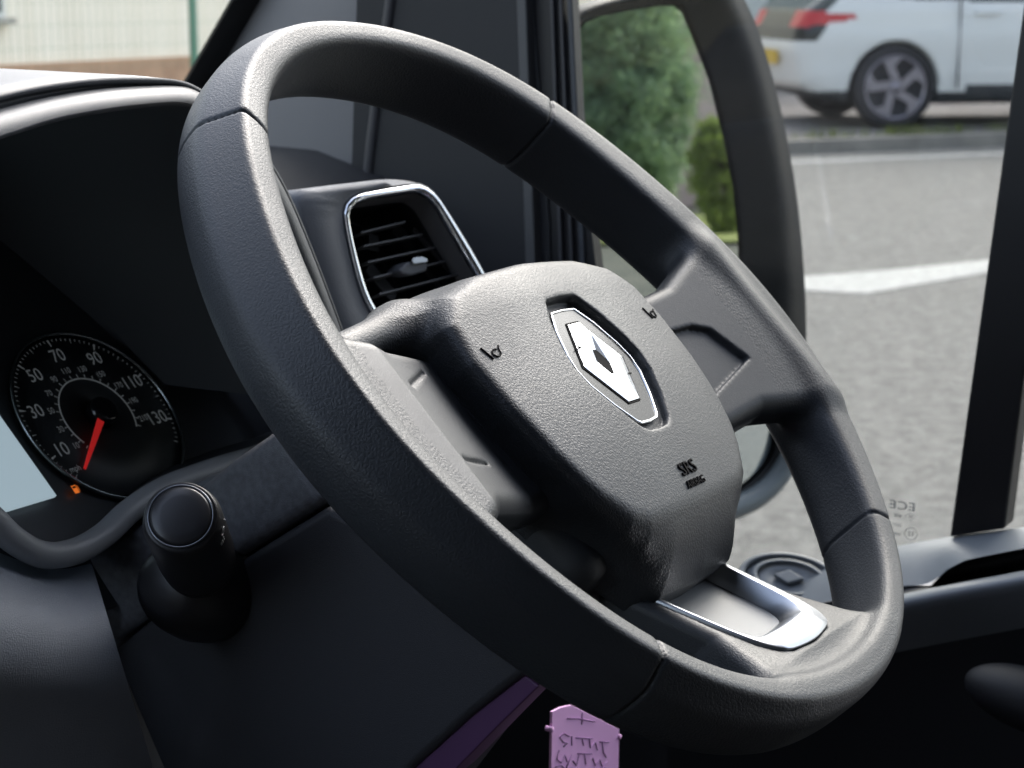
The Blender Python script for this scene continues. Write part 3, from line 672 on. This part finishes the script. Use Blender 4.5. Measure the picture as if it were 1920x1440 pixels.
# tweeter in the ledge
tw = empty('tweeter'); tw.parent = door
tn = Vector((-.55, -.25, .80)).normalized(); tp = at(1478, 1092, 0, XD - .034)
def tri(r1_, r2_, off, th, nm, m, par=tw):
    sx = Vector((0, -1, .34)); M = frame_of(tp, sx, tn); rr_ = []
    for r, z in ((r1_, off), (r1_, off + th), (r2_, off + th), (r2_, off)):
        rr_.append([M @ Vector((r * 1.35 * math.cos(a), r * .80 * math.sin(a), z)) for a in np.linspace(0, 6.2832, 41)[:-1]])
    return loft(nm, rr_, m, par, closed=True)
tri(.026, .023, .004, .003, 'tweeter_rim', M_ledge); tri(.019, .0165, .005, .002, 'tweeter_rib', M_ledge); tri(.023, .002, .002, .002, 'tweeter_grille', M_ledge)
M = frame_of(tp, Vector((0, -1, .34)), tn)
prism('diamond_boss', [M @ Vector((x * .011, y * .0075, .0045)) for x, y in ((-1, 0), (0, .8), (1, 0), (0, -.8))], tn * .0035, M_ledge, tw, .001)
# door pull low on the panel
pv = at(1885, 1298, 0, XD - .115)
def pull_sdf(X, Y, Z): return (np.sqrt((X / .022) ** 2 + ((Y + .02) / .046) ** 2 + ((Z - .15 * Y) / .020) ** 2) - 1) * .02
P, _, Q = sdf_mesh(pull_sdf, (-.03, -.08, -.04), (.03, .04, .04), .002)
P = P + np.array(pv); sdf_parts(P, Q, np.zeros(len(Q), int), ['door_pull'], [M_door], door, world=True)

# ================================================================== DOOR MIRROR
mir = empty('door_mirror', (.75, .25, -.05), label='tall black door mirror reflecting trees beyond the quarter window', cat='mirror')
mp = at(1230, 260, 0, .74); mn = Vector((-.366, -.93, .050)).normalized()
mo = lambda x, y, off=0: onp(x, y, mp, mn) + mn * off
M_mh = mat('mirror_housing', (.009, .011, .014), .5, spec=.3, fine=.15, noise=(12, .2)); M_mirror = mat('mirror_silver', (.80, .86, .86), .0, metal=1)
gl_px = [(1072, 105), (1078, 68), (1100, 42), (1130, 30), (1180, 20), (1240, 11), (1264, 11), (1280, 24), (1305, 85), (1330, 150), (1355, 250), (1375, 350), (1384, 440), (1388, 540), (1385, 600), (1280, 640), (1140, 640), (1128, 560), (1115, 470), (1095, 350), (1080, 230)]
prism('mirror_glass', [mo(x, y, -.001) for x, y in gl_px], -mn * .003, M_mirror, mir)
hs_o = [(1058, 110), (1062, 60), (1085, 22), (1130, 2), (1200, -14), (1290, -24), (1370, -24), (1405, 20), (1440, 120), (1468, 230), (1490, 350), (1503, 470), (1510, 600), (1506, 720), (1490, 820), (1462, 890), (1420, 935), (1360, 962), (1280, 985), (1190, 990), (1150, 940), (1140, 800), (1132, 640), (1105, 420), (1070, 230)]
hs_i = [(1068, 106), (1074, 64), (1097, 38), (1130, 26), (1200, 13), (1240, 6), (1268, 6), (1284, 20), (1335, 150), (1362, 260), (1380, 360), (1388, 440), (1392, 560), (1400, 700), (1452, 800), (1448, 858), (1410, 902), (1352, 936), (1280, 955), (1205, 955), (1165, 920), (1150, 800), (1140, 640), (1112, 470), (1076, 230)]
ho = [mo(x, y) for x, y in hs_o]; hi = [mo(x, y) for x, y in hs_i]
hc = sum(ho, Vector()) / len(ho)
hsh = lambda r, k: [p + (hc - p).normalized() * k for p in r]
rows = [[p - mn * .10 for p in hsh(ho, .05)], [p - mn * .07 for p in hsh(ho, .012)], [p - mn * .02 for p in ho], [p + mn * .002 for p in hsh(ho, .001)],
        [a.lerp(b, .42) + mn * .006 for a, b in zip(ho, hi)], [a.lerp(b, .50) + mn * .003 for a, b in zip(ho, hi)], [a.lerp(b, .97) + mn * .001 for a, b in zip(ho, hi)], hi, [p - mn * .006 for p in hi]]
rows = [spline(r, 4, closed=True) for r in rows]
loft('mirror_housing', rows, M_mh, mir, closed=True)
prism('mirror_back', [p - mn * .006 for p in hsh(hi, -.004)], -mn * .06, M_mh, mir)
bar('glass_divider', mo(1120, 650), mo(1395, 640), .02, .010, M_mh, mir, bev=.002)
# wide-angle lower glass: convex patch
wc = mo(1300, 810); wn = (mn + Vector((-.02, 0, -.012))).normalized(); sx_ = Vector((0, 0, 1)).cross(wn).normalized(); sy_ = wn.cross(sx_)
lp = [(1395, 690), (1445, 805), (1440, 855), (1405, 896), (1350, 930), (1280, 948), (1208, 948), (1172, 915), (1155, 800), (1145, 690)]
lps = [mo(x, y) for x, y in lp]; lc = sum(lps, Vector()) / len(lps); Rw = .9; rows = []
for k in np.linspace(.02, 1, 12):
    r = []
    for p in spline(lps, 3, closed=True):
        d_ = (p - lc) * k; r.append(lc + d_ - wn * (d_.length_squared / (2 * Rw)) + wn * .003)
    rows.append(r)
loft('wide_angle_glass', rows, M_mirror, mir, closed=True)
low = [(1512, 700), (1492, 822), (1464, 892), (1420, 937), (1360, 964), (1280, 986), (1190, 990)]
tube('lower_edge_tube', spline([mo(x - 6, y - 8, .004) for x, y in low], 6), .011, mat('tube_grey', (.22, .26, .29), .35), mir, 12)  # lighter grey tube along the lower edge of the housing
bar('mirror_arm', Vector((.50, .36, -.12)), mo(1100, 560, -.05), .06, .05, M_mh, mir, bev=.01)

# ================================================================== KEY TAG, PAINTED TAG REFLECTION
M_pink = mat('pink_card', (.97, .54, .95), .5); 
tagy = .06
tg = empty('key_tag', tuple(at(1097, 1400, 1, tagy)), label='pink key tag with handwriting hanging below the steering wheel', cat='tag')
TG = lambda x, y: at(820 + x / 4.571, 1240 + y / 4.571, 1, tagy)
prism('tag_card', [TG(*q) for q in ((985, 432), (1060, 395), (1150, 375), (1225, 410), (1560, 580), (1545, 1500), (965, 1500))], (0, .0015, 0), M_pink, tg, .0003)
vs, fs = [], []
scr = [[(1110, 490), (1200, 488), (1350, 515)], [(1240, 440), (1235, 540)],
 [(1130, 640), (1080, 615), (1045, 650), (1075, 690), (1110, 700), (1080, 730)], [(1150, 640), (1150, 720)], [(1185, 655), (1330, 660)], [(1240, 660), (1250, 720)], [(1300, 665), (1310, 740), (1350, 690), (1370, 760)], [(1390, 690), (1470, 690)], [(1410, 690), (1420, 780), (1445, 820)],
 [(1040, 760), (1020, 840), (1060, 870), (1090, 800), (1110, 860)], [(1150, 800), (1100, 914)], [(1160, 850), (1190, 890), (1210, 800)], [(1200, 790), (1320, 790)], [(1260, 800), (1270, 880)], [(1330, 830), (1350, 890), (1390, 840), (1410, 900), (1450, 860)], [(1010, 905), (1060, 890), (1090, 920)], [(1140, 920), (1300, 930), (1440, 915)]]
for st in scr: tube_geo([TG(*q) + Vector((0, -.0002, 0)) for q in st], .0004, 5, vs, fs)
link('handwriting', recalc(mesh('handwriting', vs, fs)), mat('faded_ink', (.33, .16, .38), .6), tg)
for q in ((975, 582), (1556, 645)): tube('tag_rivet', [TG(*q) + Vector((0, -.001, 0)), TG(*q) + Vector((0, .003, 0))], .0016, M_pink, tg, 8)
M_purp = mat('tag_reflection_purple', (.10, .042, .115), .5)
st = prism('tag_reflection', [at(x, y, 0, XS + .004) for x, y in ((984, 1266), (1011, 1287), (930, 1366), (850, 1448), (800, 1500), (720, 1500), (772, 1445), (882, 1344))], (.05, .004, 0), M_purp, None, .001)  # reflection of the tag on the shroud, built as a solid purple strip
tag(st, 'purple reflection of the key tag on the column, built as a strip', 'strip')

# ================================================================== CAB SHELL, unseen; roof, rear and side walls block and shape light
tag(box('cab_floor', (-.3, -.3, -.72), (2.6, 2.4, .04), M_void), kind='structure')
tag(box('cab_rear_blocker', (-.35, -1.35, .1), (2.2, .04, 1.7), M_void), kind='structure')  # out of view, added to block light from behind
tag(box('cab_side_blocker', (-1.5, -.2, -.38), (.04, 2.3, .66), M_void), kind='structure')  # out of view, added full length to keep the lower parts dark
tag(box('cab_side_blocker', (-1.5, -.58, .40), (.04, 1.54, .88), M_void), kind='structure')  # out of view, added to block side light, open past its front end
tag(box('cab_roof_blocker', (-.5, -.70, .86), (2.1, 1.36, .04), M_void), kind='structure')  # added out of view, cut short so sky light enters in front
tag(box('cab_front_wall', (-.45, .97, -.38), (2.1, .04, .72), M_void), kind='structure')
tag(box('cab_door_sill', (.46, -.1, -.62), (.10, 2.2, .20), M_void), kind='structure')

# ================================================================== OUTSIDE
ZG = -1.055; g_ = lambda x, y, z=ZG: at(x, y, 2, z)
def noisemat(name, c1, c2, scale, rough=.9, bump=.0, stretch=(1, 1, 1), detail=8, pos=(.35, .65)):
    m = bpy.data.materials.new(name); m.use_nodes = True; t = m.node_tree; b = t.nodes['Principled BSDF']; L = t.links.new
    tc = t.nodes.new('ShaderNodeTexCoord'); mp_ = t.nodes.new('ShaderNodeMapping'); mp_.inputs['Scale'].default_value = stretch
    n = t.nodes.new('ShaderNodeTexNoise'); n.inputs['Scale'].default_value = scale; n.inputs['Detail'].default_value = detail; n.inputs['Roughness'].default_value = .65
    r = t.nodes.new('ShaderNodeValToRGB'); r.color_ramp.elements[0].position, r.color_ramp.elements[1].position = pos
    r.color_ramp.elements[0].color = (*c1, 1); r.color_ramp.elements[1].color = (*c2, 1)
    L(tc.outputs['Object'], mp_.inputs[0]); L(mp_.outputs[0], n.inputs['Vector']); L(n.outputs['Fac'], r.inputs[0]); L(r.outputs[0], b.inputs['Base Color'])
    b.inputs['Roughness'].default_value = rough; b.inputs['Specular IOR Level'].default_value = .3
    if bump:
        bp = t.nodes.new('ShaderNodeBump'); bp.inputs['Strength'].default_value = bump; bp.inputs['Distance'].default_value = .01
        n2 = t.nodes.new('ShaderNodeTexNoise'); n2.inputs['Scale'].default_value = 90; n2.inputs['Detail'].default_value = 3
        L(tc.outputs['Object'], n2.inputs['Vector']); L(n2.outputs['Fac'], bp.inputs['Height']); L(bp.outputs[0], b.inputs['Normal'])
    return m
M_road = noisemat('worn_asphalt', (.12, .118, .112), (.27, .265, .25), 26, .9, .6, detail=9, pos=(.32, .68))
def sheet(name, pts, m, kind='structure', th=.0):
    o = prism(name, [Vector(p) for p in pts], (0, 0, -max(th, .002)), m, None); return tag(o, kind=kind)
sheet('ground', [(-200, -200, ZG - .02), (250, -200, ZG - .02), (250, 250, ZG - .02), (-200, 250, ZG - .02)], noisemat('earth', (.10, .10, .08), (.16, .15, .12), 1.5), th=.1)
kA, kB = g_(1480, 290), g_(1880, 274); kd = (kB - kA).normalized(); kn = Vector((-kd.y, kd.x, 0)); kn = kn if kn.dot(FWD) > 0 else -kn
K = lambda s, t, z=0: kA + kd * s + kn * t + Vector((0, 0, z))
sheet('road', [K(-60, -14), K(60, -14), K(60, 0), K(-60, 0)], M_road)
M_white = noisemat('road_paint', (.34, .34, .33), (.54, .54, .52), 20, .8)
eA = g_(1475, 306); eo = (eA - kA).dot(kn)
sheet('edge_line', [K(-40, eo - .05, .004), K(40, eo - .05, .004), K(40, eo + .10, .004), K(-40, eo + .10, .004)], M_white)
sheet('centre_marking', [g_(x, y) + Vector((0, 0, .004)) for x, y in ((1380, 528), (1510, 519), (1650, 509), (1860, 488), (1868, 509), (1625, 552), (1510, 546), (1380, 540))], M_white)
M_pav = noisemat('pavement_grit', (.17, .155, .15), (.27, .25, .24), 1.2, .9, .4)
sheet('pavement', [K(-60, .22, .10), K(60, .22, .10), K(60, 40, .10), K(-60, 40, .10)], M_pav, th=.12)
kerb = prism('kerb', [K(-60, 0, .10), K(60, 0, .10), K(60, .215, .10), K(-60, .215, .10)], (0, 0, -.14), noisemat('kerb_stone', (.20, .19, .175), (.32, .30, .27), 3), None)
tag(kerb, kind='structure')
# tufts of grass along the kerb
vs, fs = [], []
for c0, dens in ((K(-.1, .24, .1), 60), (K(1.2, .24, .1), 130), (K(1.6, .24, .1), 60), (K(2.75, .24, .1), 120), (K(-.9, .24, .1), 80), (K(.5, .24, .1), 90), (K(2.2, .26, .1), 40), (K(3.9, .24, .1), 90), (K(-2.2, .24, .1), 80)):
    for i in range(dens):
        p = c0 + kd * random.gauss(0, .16) + kn * random.gauss(0, .04); h = random.uniform(.03, .10); a = random.uniform(0, 6.28); w_ = .006
        s = Vector((math.cos(a) * w_, math.sin(a) * w_, 0)); ln = Vector((random.gauss(0, .02), random.gauss(0, .02), h)); b = len(vs)
        vs += [p - s, p + s, p + ln]; fs.append([b, b + 1, b + 2])
M_grass = noisemat('grass_blades', (.10, .14, .035), (.24, .27, .07), 6, .7)
tag(link('kerb_grass', mesh('kerb_grass', vs, fs), M_grass, smooth=False), 'small tufts of grass growing along the kerb', 'grass', kind='stuff')

# ---- white hatchback, built as one SDF body then split into parts
cz = ZG + .10
car = empty('parked_car', label='white hatchback with red rear lamp parked on the pavement', cat='car')
wr = at(1672, 241, 2, cz); beta = R_(8)
hd = (Vector((RIGHT.x, RIGHT.y, 0)) * math.cos(beta) + Vector((FWD.x, FWD.y, 0)).normalized() * math.sin(beta)).normalized(); lt = Vector((-hd.y, hd.x, 0))
# local frame: x forward from the rear axle, y to the far side (0 = near flank wheel plane), z up
car.matrix_basis = Matrix([[hd.x, lt.x, 0, wr.x], [hd.y, lt.y, 0, wr.y], [0, 0, 1, wr.z], [0, 0, 0, 1]])
HW = .90; YC = .86
SIDE = [(-.74, .36), (-.80, .62), (-.78, .80), (-.70, .96), (-.50, 1.12), (-.20, 1.44), (-.02, 1.54), (.5, 1.585), (1.2, 1.56), (1.75, 1.44), (2.45, 1.10), (3.1, .98), (3.38, .80), (3.46, .50), (3.40, .26), (2.9, .19), (-.35, .19), (-.62, .26)]
def car_sdf(X, Y, Z):
    s = poly2d(X[:, :, 0], Z[:, 0, :] if False else Z.reshape(1, -1), SIDE) if False else None
    Xs, Zs = X.reshape(-1, 1), Z.reshape(1, -1); s = poly2d(Xs, Zs, SIDE)[:, None, :]
    tuck = np.clip((Z - .95) / .62, 0, 1) * .22 + np.clip((.45 - Z) / .3, 0, 1) * .05 + np.clip((-X - .25) / .55, 0, 1) ** 2 * .16 + np.clip((X - 2.7) / .75, 0, 1) ** 2 * .25
    side = np.abs(Y - YC) - (HW - tuck) - .02 * np.exp(-((Z - .72) / .16) ** 2) 
    d = smax(s, side, .14)
    for wx in (0.0, 2.77):
        a = np.hypot(X - wx, Z - .335) - .375; d = np.maximum(d, -np.maximum(a, .34 - (np.abs(Y - YC) - HW + .36) - .3))
    return d
P, _, Q = sdf_mesh(car_sdf, (-.9, -.12, .1), (3.6, 1.85, 1.68), .022)
c_ = P[Q].mean(1); near = c_[:, 1] < YC
win = poly2d(c_[:, 0], c_[:, 2], [(-.30, 1.08), (-.02, 1.43), (.5, 1.49), (1.3, 1.46), (2.1, 1.13), (1.9, .995), (.2, 1.03)])
rear = (c_[:, 0] < -.2) & (c_[:, 2] > 1.10) & (c_[:, 2] < 1.44) & (np.abs(c_[:, 1] - YC) < .62 - (c_[:, 2] - 1.1) * .15)
rearblk = (c_[:, 0] < -.66 + (c_[:, 2] - .70) * .7) & (c_[:, 2] > .70) & (c_[:, 2] < .93)
rearup = (c_[:, 0] < -.60 + (c_[:, 2] - .93) * 1.1) & (c_[:, 2] >= .93) & (c_[:, 2] < 1.10)
lamp = (c_[:, 0] < -.33) & (c_[:, 2] > .885 - .17 * np.clip(-.33 - c_[:, 0], 0, .4)) & (c_[:, 2] < .91 + .10 * np.clip(-.33 - c_[:, 0], 0, .4)) & (np.abs(c_[:, 1] - YC) > .45)
clad = (c_[:, 2] < .30) | ((c_[:, 0] > .6) & (c_[:, 0] < 2.3) & (c_[:, 2] < .36))
screen = (c_[:, 0] > 1.72) & (c_[:, 0] < 2.42) & (c_[:, 2] > 1.10) & (c_[:, 2] < 1.46) & (np.abs(c_[:, 1] - YC) < .6)
lab = np.zeros(len(Q), int); lab[(win < 0) & (np.abs(c_[:, 1] - YC) > .5)] = 1; lab[rear | rearup] = 2; lab[rearblk] = 3; lab[lamp] = 4; lab[clad] = 5; lab[screen] = 6; lab[lamp & ~near] = 7; lab[(lab == 1) & ~near] = 8
M_car = mat('white_car_paint', (.86, .87, .86), .3, coat=.3); M_cg = mat('car_glass', (.03, .045, .045), .05, spec=.9)
M_lred = mat('lamp_red', (.60, .03, .04), .25)
sdf_parts(P, Q, lab, ['body', 'side_window', 'rear_window', 'tailgate_panel', 'tail_lamp', 'cladding', 'front_window', 'tail_lamp', 'side_window'],
          [M_car, M_cg, M_cg, M_black, M_lred, mat('cladding_grey', (.05, .055, .06), .6), M_cg, M_lred, M_cg], car)
M_tyre = mat('tyre_rubber', (.035, .033, .036), .75); M_al = mat('wheel_alloy', (.30, .28, .32), .35, metal=.7); M_dk = mat('wheel_gap', (.02, .022, .024), .6)
def car_wheel(wx, side):
    yo = -.045 if side < 0 else 2 * YC + .045; n = Vector((0, side, 0)); w0 = Vector((wx, yo, .335))
    wh = bpy.data.objects.new('wheel', None); C.objects.link(wh); wh.parent = car
    def lt_(name, prof, m, par, seg=48):
        vs, fs = [], []
        for h, r in prof:
            for k in range(seg): a = 2 * math.pi * k / seg; vs.append(w0 + n * h + Vector((math.cos(a) * r, 0, math.sin(a) * r)))
        for i in range(len(prof) - 1):
            for k in range(seg): fs.append([i * seg + k, i * seg + (k + 1) % seg, (i + 1) * seg + (k + 1) % seg, (i + 1) * seg + k])
        fs.append([(len(prof) - 1) * seg + k for k in range(seg)])
        return link(name, recalc(mesh(name, vs, fs)), m, par, world=False)
    lt_('tyre', [(-.2, .24), (-.2, .325), (-.17, .335), (-.02, .335), (0, .325), (.004, .30), (.0, .262), (-.01, .250), (-.012, .02)], M_tyre, wh)
    lt_('rim', [(-.004, .262), (.006, .258), (.004, .247), (-.010, .238), (-.012, .225), (-.02, .22)], M_al, wh)
    vs, fs = [], []
    for k in range(5):                                   # five swept L-shaped blades
        a = R_(72 * k + 95); M = Matrix.Rotation(-a, 3, 'Y')
        for poly in ([(-.040, -.01), (.030, -.01), (.024, .232), (-.044, .235)], [(.024, .165), (.024, .236), (.115, .205), (.07, .185)]):
            b = len(vs)
            for z in (.012, -.012):
                for x, r in poly: vs.append(w0 + M @ Vector((x + .03, 0, r)) + n * (z - .004))
            fs += [[b, b + 1, b + 2, b + 3], [b + 7, b + 6, b + 5, b + 4]] + [[b + i, b + (i + 1) % 4, b + 4 + (i + 1) % 4, b + 4 + i] for i in range(4)]
    link('spokes', recalc(mesh('spokes', vs, fs)), M_al, wh, smooth=False, world=False)
    lt_('hub_cap', [(-.01, .05), (.012, .045), (.014, .005)], M_al, wh, 24)
for wx in (0, 2.77):
    for sd_ in (-1, 1): car_wheel(wx, sd_)
vs, fs = [], []; box_geo((-.815, YC + .0, .56), .01, .52, .115, vs, fs)
link('number_plate', recalc(mesh('number_plate', vs, fs)), mat('plate_yellow', (.75, .50, .06), .5), car, smooth=False, world=False)
vs, fs = [], []; box_geo((.75, -.075, .93), .22, .03, .03, vs, fs); bevel(link('door_handle', recalc(mesh('door_handle', vs, fs)), M_car, car, world=False), .008)
for xx in (.52, 1.55):
    vs, fs = [], []; box_geo((xx, -.052, .70), .006, .03, .75, vs, fs); link('door_gap', recalc(mesh('door_gap', vs, fs)), M_dk, car, smooth=False, world=False)

# ---- pale wall and green mesh fence behind the car
wA = g_(1437, 168, cz); wt = (wA - kA).dot(kn); s0 = (wA - kA).dot(kd)
M_clad = noisemat('pale_cladding', (.58, .62, .60), (.68, .72, .70), .8, .6, stretch=(1, 1, .2))
ws, wf = [], []; rib = .25; n = 160
for i in range(n + 1):
    s = s0 - 1.2 + i * rib; o_ = .03 if i % 2 else 0
    for z in (0, 4.5): ws.append(K(s, wt + 1.2 + o_, .1 + z))
for i in range(n): wf.append([2 * i, 2 * i + 2, 2 * i + 3, 2 * i + 1])
wl = link('warehouse_wall', mesh('warehouse_wall', ws, wf), M_clad, smooth=False); solid(wl, .1)
tag(wl, 'long pale ribbed wall beyond the parked white car', 'wall')
def fence(name, org, du, length, h, spacing, label, phase=0):
    f = empty(name, tuple(org), label=label, cat='fence'); fm = mat('fence_green', (.10, .24, .17), .5)
    k = 0; s = phase
    while s < length:
        prism('post', [org + du * s + Vector((0, 0, 0)), org + du * (s + .06), org + du * (s + .06) + Vector((du.y, -du.x, 0)) * .06, org + du * s + Vector((du.y, -du.x, 0)) * .06], (0, 0, h + .1), fm, f); s += spacing
    vs, fs = [], []; s = 0
    while s < length: box_geo(org + du * s + Vector((0, 0, h / 2)), .0028, .0028, h, vs, fs); s += .10
    z = .1
    while z < h: box_geo(org + du * (length / 2) + Vector((0, 0, z)), length, .003, .003, vs, fs, Matrix.Rotation(math.atan2(du.y, du.x), 3, 'Z')); z += .20
    o = link('mesh_panel', mesh('mesh_panel', vs, fs), fm, f, smooth=False); o['kind'] = 'stuff'
    return f
pA = at(1437, 168, 2, cz); s0 = (pA - kA).dot(kd)
fence('mesh_fence', K(s0, wt, .1), kd, 15, 2.4, 3.0, 'green wire mesh fence between the white car and the pale wall')

# ---- wall seen through the windscreen
YW = 13.0; wcorn = [at(-700, 0, 1, YW), at(700, 0, 1, YW)]
xl, xr = wcorn[0].x - 3, wcorn[1].x + 9
M_rend = noisemat('pale_render', (.80, .76, .64), (.88, .85, .74), 1.0, .9, stretch=(3.0, 1, .35))
bw = empty('pale_building', ((xl + xr) / 2, YW, ZG), label='pale rendered building beyond the windscreen', cat='building')
box('wall', ((xl + xr) / 2, YW + .2, 1.3), (xr - xl, .4, 4.3), M_rend, bw)
box('brick_plinth', ((xl + xr) / 2, YW + .17, ZG + .22), (xr - xl, .42, .58), noisemat('plinth_brick', (.38, .24, .16), (.50, .33, .22), 5, .9), bw)
wc_ = at(-45, -60, 1, YW)
wfm = box('window', (wc_.x, YW - .01, wc_.z), (.62, .06, .92), mat('window_frame_white', (.6, .63, .62), .5), bw)
box('pane', (wc_.x, YW - .045, wc_.z), (.50, .01, .80), M_cg, wfm)
box('sill', (wc_.x, YW - .06, wc_.z - .49), (.72, .12, .06), noisemat('sill_stone', (.3, .3, .27), (.4, .4, .36), 4), bw)
fp = at(356, 100, 1, YW - 1.2)
fence('mesh_fence', Vector((fp.x - 6, YW - 1.2, ZG)), Vector((1, 0, 0)), 9, 2.6, 3.0, 'green wire mesh fence in front of the pale rendered building')

# ---- what the mirror shows: everything here stands behind the van on the driver's side
def refl(x, y, dist):
    p = mo(x, y, -.001); d = (p - CAM).normalized(); r = d - mn * 2 * d.dot(mn); return p + r * dist
def reflg(x, y, z=ZG):
    p = mo(x, y, -.001); d = (p - CAM).normalized(); r = d - mn * 2 * d.dot(mn); return p + r * ((z - p.z) / r.z)
def leaf_mat(name, c):
    m = noisemat(name, tuple(k * .55 for k in c), tuple(k * 1.25 for k in c), 3.0, .6); t = m.node_tree; b = t.nodes['Principled BSDF']
    tl = t.nodes.new('ShaderNodeBsdfTranslucent'); mx = t.nodes.new('ShaderNodeMixShader'); mx.inputs[0].default_value = .5
    tl.inputs[0].default_value = (c[0] * 1.5, c[1] * 1.5, c[2], 1); o = t.nodes['Material Output']
    t.links.new(b.outputs[0], mx.inputs[1]); t.links.new(tl.outputs[0], mx.inputs[2]); t.links.new(mx.outputs[0], o.inputs['Surface']); return m
def tree(name, base, h, wd, label, cat, lc, nclump, nleaf, leaf, conical=False, trunk=.12, fb=.2):
    t = empty(name, tuple(base), label=label, cat=cat)
    vs, fs = [], []; tube_geo([base, base + Vector((.05, 0, h * .3)), base + Vector((-.05, .05, h * .8))], lambda u: trunk * (1 - .75 * u), 8, vs, fs)
    for i in range(7):
        a = random.uniform(0, 6.28); z0 = h * random.uniform(.2, .6); tube_geo([base + Vector((0, 0, z0)), base + Vector((math.cos(a) * wd * .35, math.sin(a) * wd * .35, z0 + h * .2))], lambda u: trunk * .4 * (1 - .8 * u), 5, vs, fs)
    link('trunk', recalc(mesh('trunk', vs, fs)), mat('bark', (.09, .07, .05), .9), t)
    cl_ = []
    for i in range(nclump):
        z = random.uniform(fb, 1.0); prof = (1 - z) ** .7 * 1.3 if conical else math.sqrt(max(.05, 1 - ((z - .58) / .50) ** 2))
        a = random.uniform(0, 6.28); rr = wd * .5 * min(prof, 1.0) * math.sqrt(random.uniform(.15, 1))
        cl_.append((np.array([base.x + math.cos(a) * rr, base.y + math.sin(a) * rr, base.z + z * h]), wd * random.uniform(.05, .16)))
    V_, F_ = [], []
    for c, r in cl_:
        d = np.random.normal(size=(nleaf, 3)); p = c + d * r * .62 * np.array([1, 1, .8]); d /= np.linalg.norm(d, axis=1)[:, None]
        u = np.random.normal(size=(nleaf, 3)); u /= np.linalg.norm(u, axis=1)[:, None]; v = np.cross(u, d + .4 * np.random.normal(size=(nleaf, 3))); v /= np.linalg.norm(v, axis=1)[:, None] + 1e-6
        s = leaf * np.random.uniform(.6, 1.3, (nleaf, 1)); V_.append(np.stack([p - u * s, p + v * s * .5, p + u * s, p - v * s * .5], 1).reshape(-1, 3))
    V_ = np.concatenate(V_); n = len(V_) // 4
    me = bpy.data.meshes.new('crown'); me.vertices.add(len(V_)); me.vertices.foreach_set('co', V_.astype(np.float32).ravel()); me.loops.add(len(V_)); me.loops.foreach_set('vertex_index', np.arange(len(V_), dtype=np.int32))
    me.polygons.add(n); me.polygons.foreach_set('loop_start', np.arange(0, len(V_), 4, dtype=np.int32)); me.update(calc_edges=True)
    link('crown', me, leaf_mat('leaves_' + name, lc), t, smooth=False)
    return t
G_tree = (.23, .32, .23)
b1 = reflg(1186, 432); dist1 = (b1 - mo(1205, 432)).length
tree('garden_tree', b1 + Vector((0, 0, 0)), dist1 * .162, dist1 * .072, 'large green tree filling the door mirror, reflected from behind the van', 'tree', G_tree, 420, 300, dist1 * .0014, trunk=.2, fb=.05)
b2 = reflg(1362, 440)
tree('conifer', b2, dist1 * .058, dist1 * .030, 'low yellow-green bush reflected at the right edge of the mirror', 'bush', (.22, .28, .07), 160, 90, dist1 * .0016, conical=False, trunk=.08, fb=.02)
b3 = reflg(1120, 428)
tree('garden_tree', b3 + (b3 - mp) * .12, dist1 * .15, dist1 * .05, 'darker tree at the left edge of the mirror reflection', 'tree', (.10, .16, .11), 220, 110, dist1 * .0022, trunk=.2, fb=.05)
# reflected house
hb = reflg(1330, 425); away = (hb - mp); away.z = 0; away.normalize(); sidev = Vector((-away.y, away.x, 0))
hb = hb + away * 6; house = empty('brick_house', tuple(hb), label='pinkish brick house with a gable behind the reflected bush', cat='house')
gx = 1 if (refl(1340, 300, 20) - refl(1300, 300, 20)).dot(sidev) > 0 else -1
M_brick = noisemat('house_brick', (.50, .38, .36), (.66, .52, .49), 4)
Hh = 2.3
def hp(s, a_, z): return hb + sidev * gx * s + away * a_ + Vector((0, 0, z))
prism('wall', [hp(-1.0, 0, 0), hp(5, 0, 0), hp(5, 0, Hh), hp(2.0, 0, Hh + 1.3), hp(-1.0, 0, Hh)], away * 7, M_brick, house)
prism('roof', [hp(-1.3, -.2, Hh - .25), hp(2.0, -.2, Hh + 1.45), hp(2.0, -.2, Hh + 1.3), hp(-1.1, -.2, Hh - .4)], away * 7.4, mat('roof_slate', (.12, .11, .12), .8), house)
fw = prism('window', [hp(.4, -.03, 1.2), hp(1.2, -.03, 1.2), hp(1.2, -.03, 2.6), hp(.4, -.03, 2.6)], away * .04, mat('upvc_white', (.75, .75, .75), .4), house)
prism('pane', [hp(.5, -.045, 1.3), hp(1.1, -.045, 1.3), hp(1.1, -.045, 2.5), hp(.5, -.045, 2.5)], away * .01, M_cg, fw)
# grass strip, pavement and small red post in the reflection
gv = [reflg(x, y) + Vector((0, 0, .02)) for x, y in ((900, 462), (1500, 455), (1500, 405), (900, 408))]
sheet('grass_verge', gv, noisemat('verge_grass', (.14, .18, .05), (.34, .34, .12), 2.5, .9))
rp_ = reflg(1290, 402); k_ = dist1 / 30
pb = lathe('red_post', rp_, up_, [(0, .16 * k_), (.9 * k_, .16 * k_), (.95 * k_, .18 * k_), (1.05 * k_, .17 * k_), (1.10 * k_, .08 * k_)], mat('post_red', (.6, .02, .03), .4), None, 20)
tag(pb, 'small bright red post in front of the reflected tree', 'post')
rd = [reflg(x, y) + Vector((0, 0, .004)) for x, y in ((700, 5000), (1900, 5000), (1700, 463), (900, 470))]
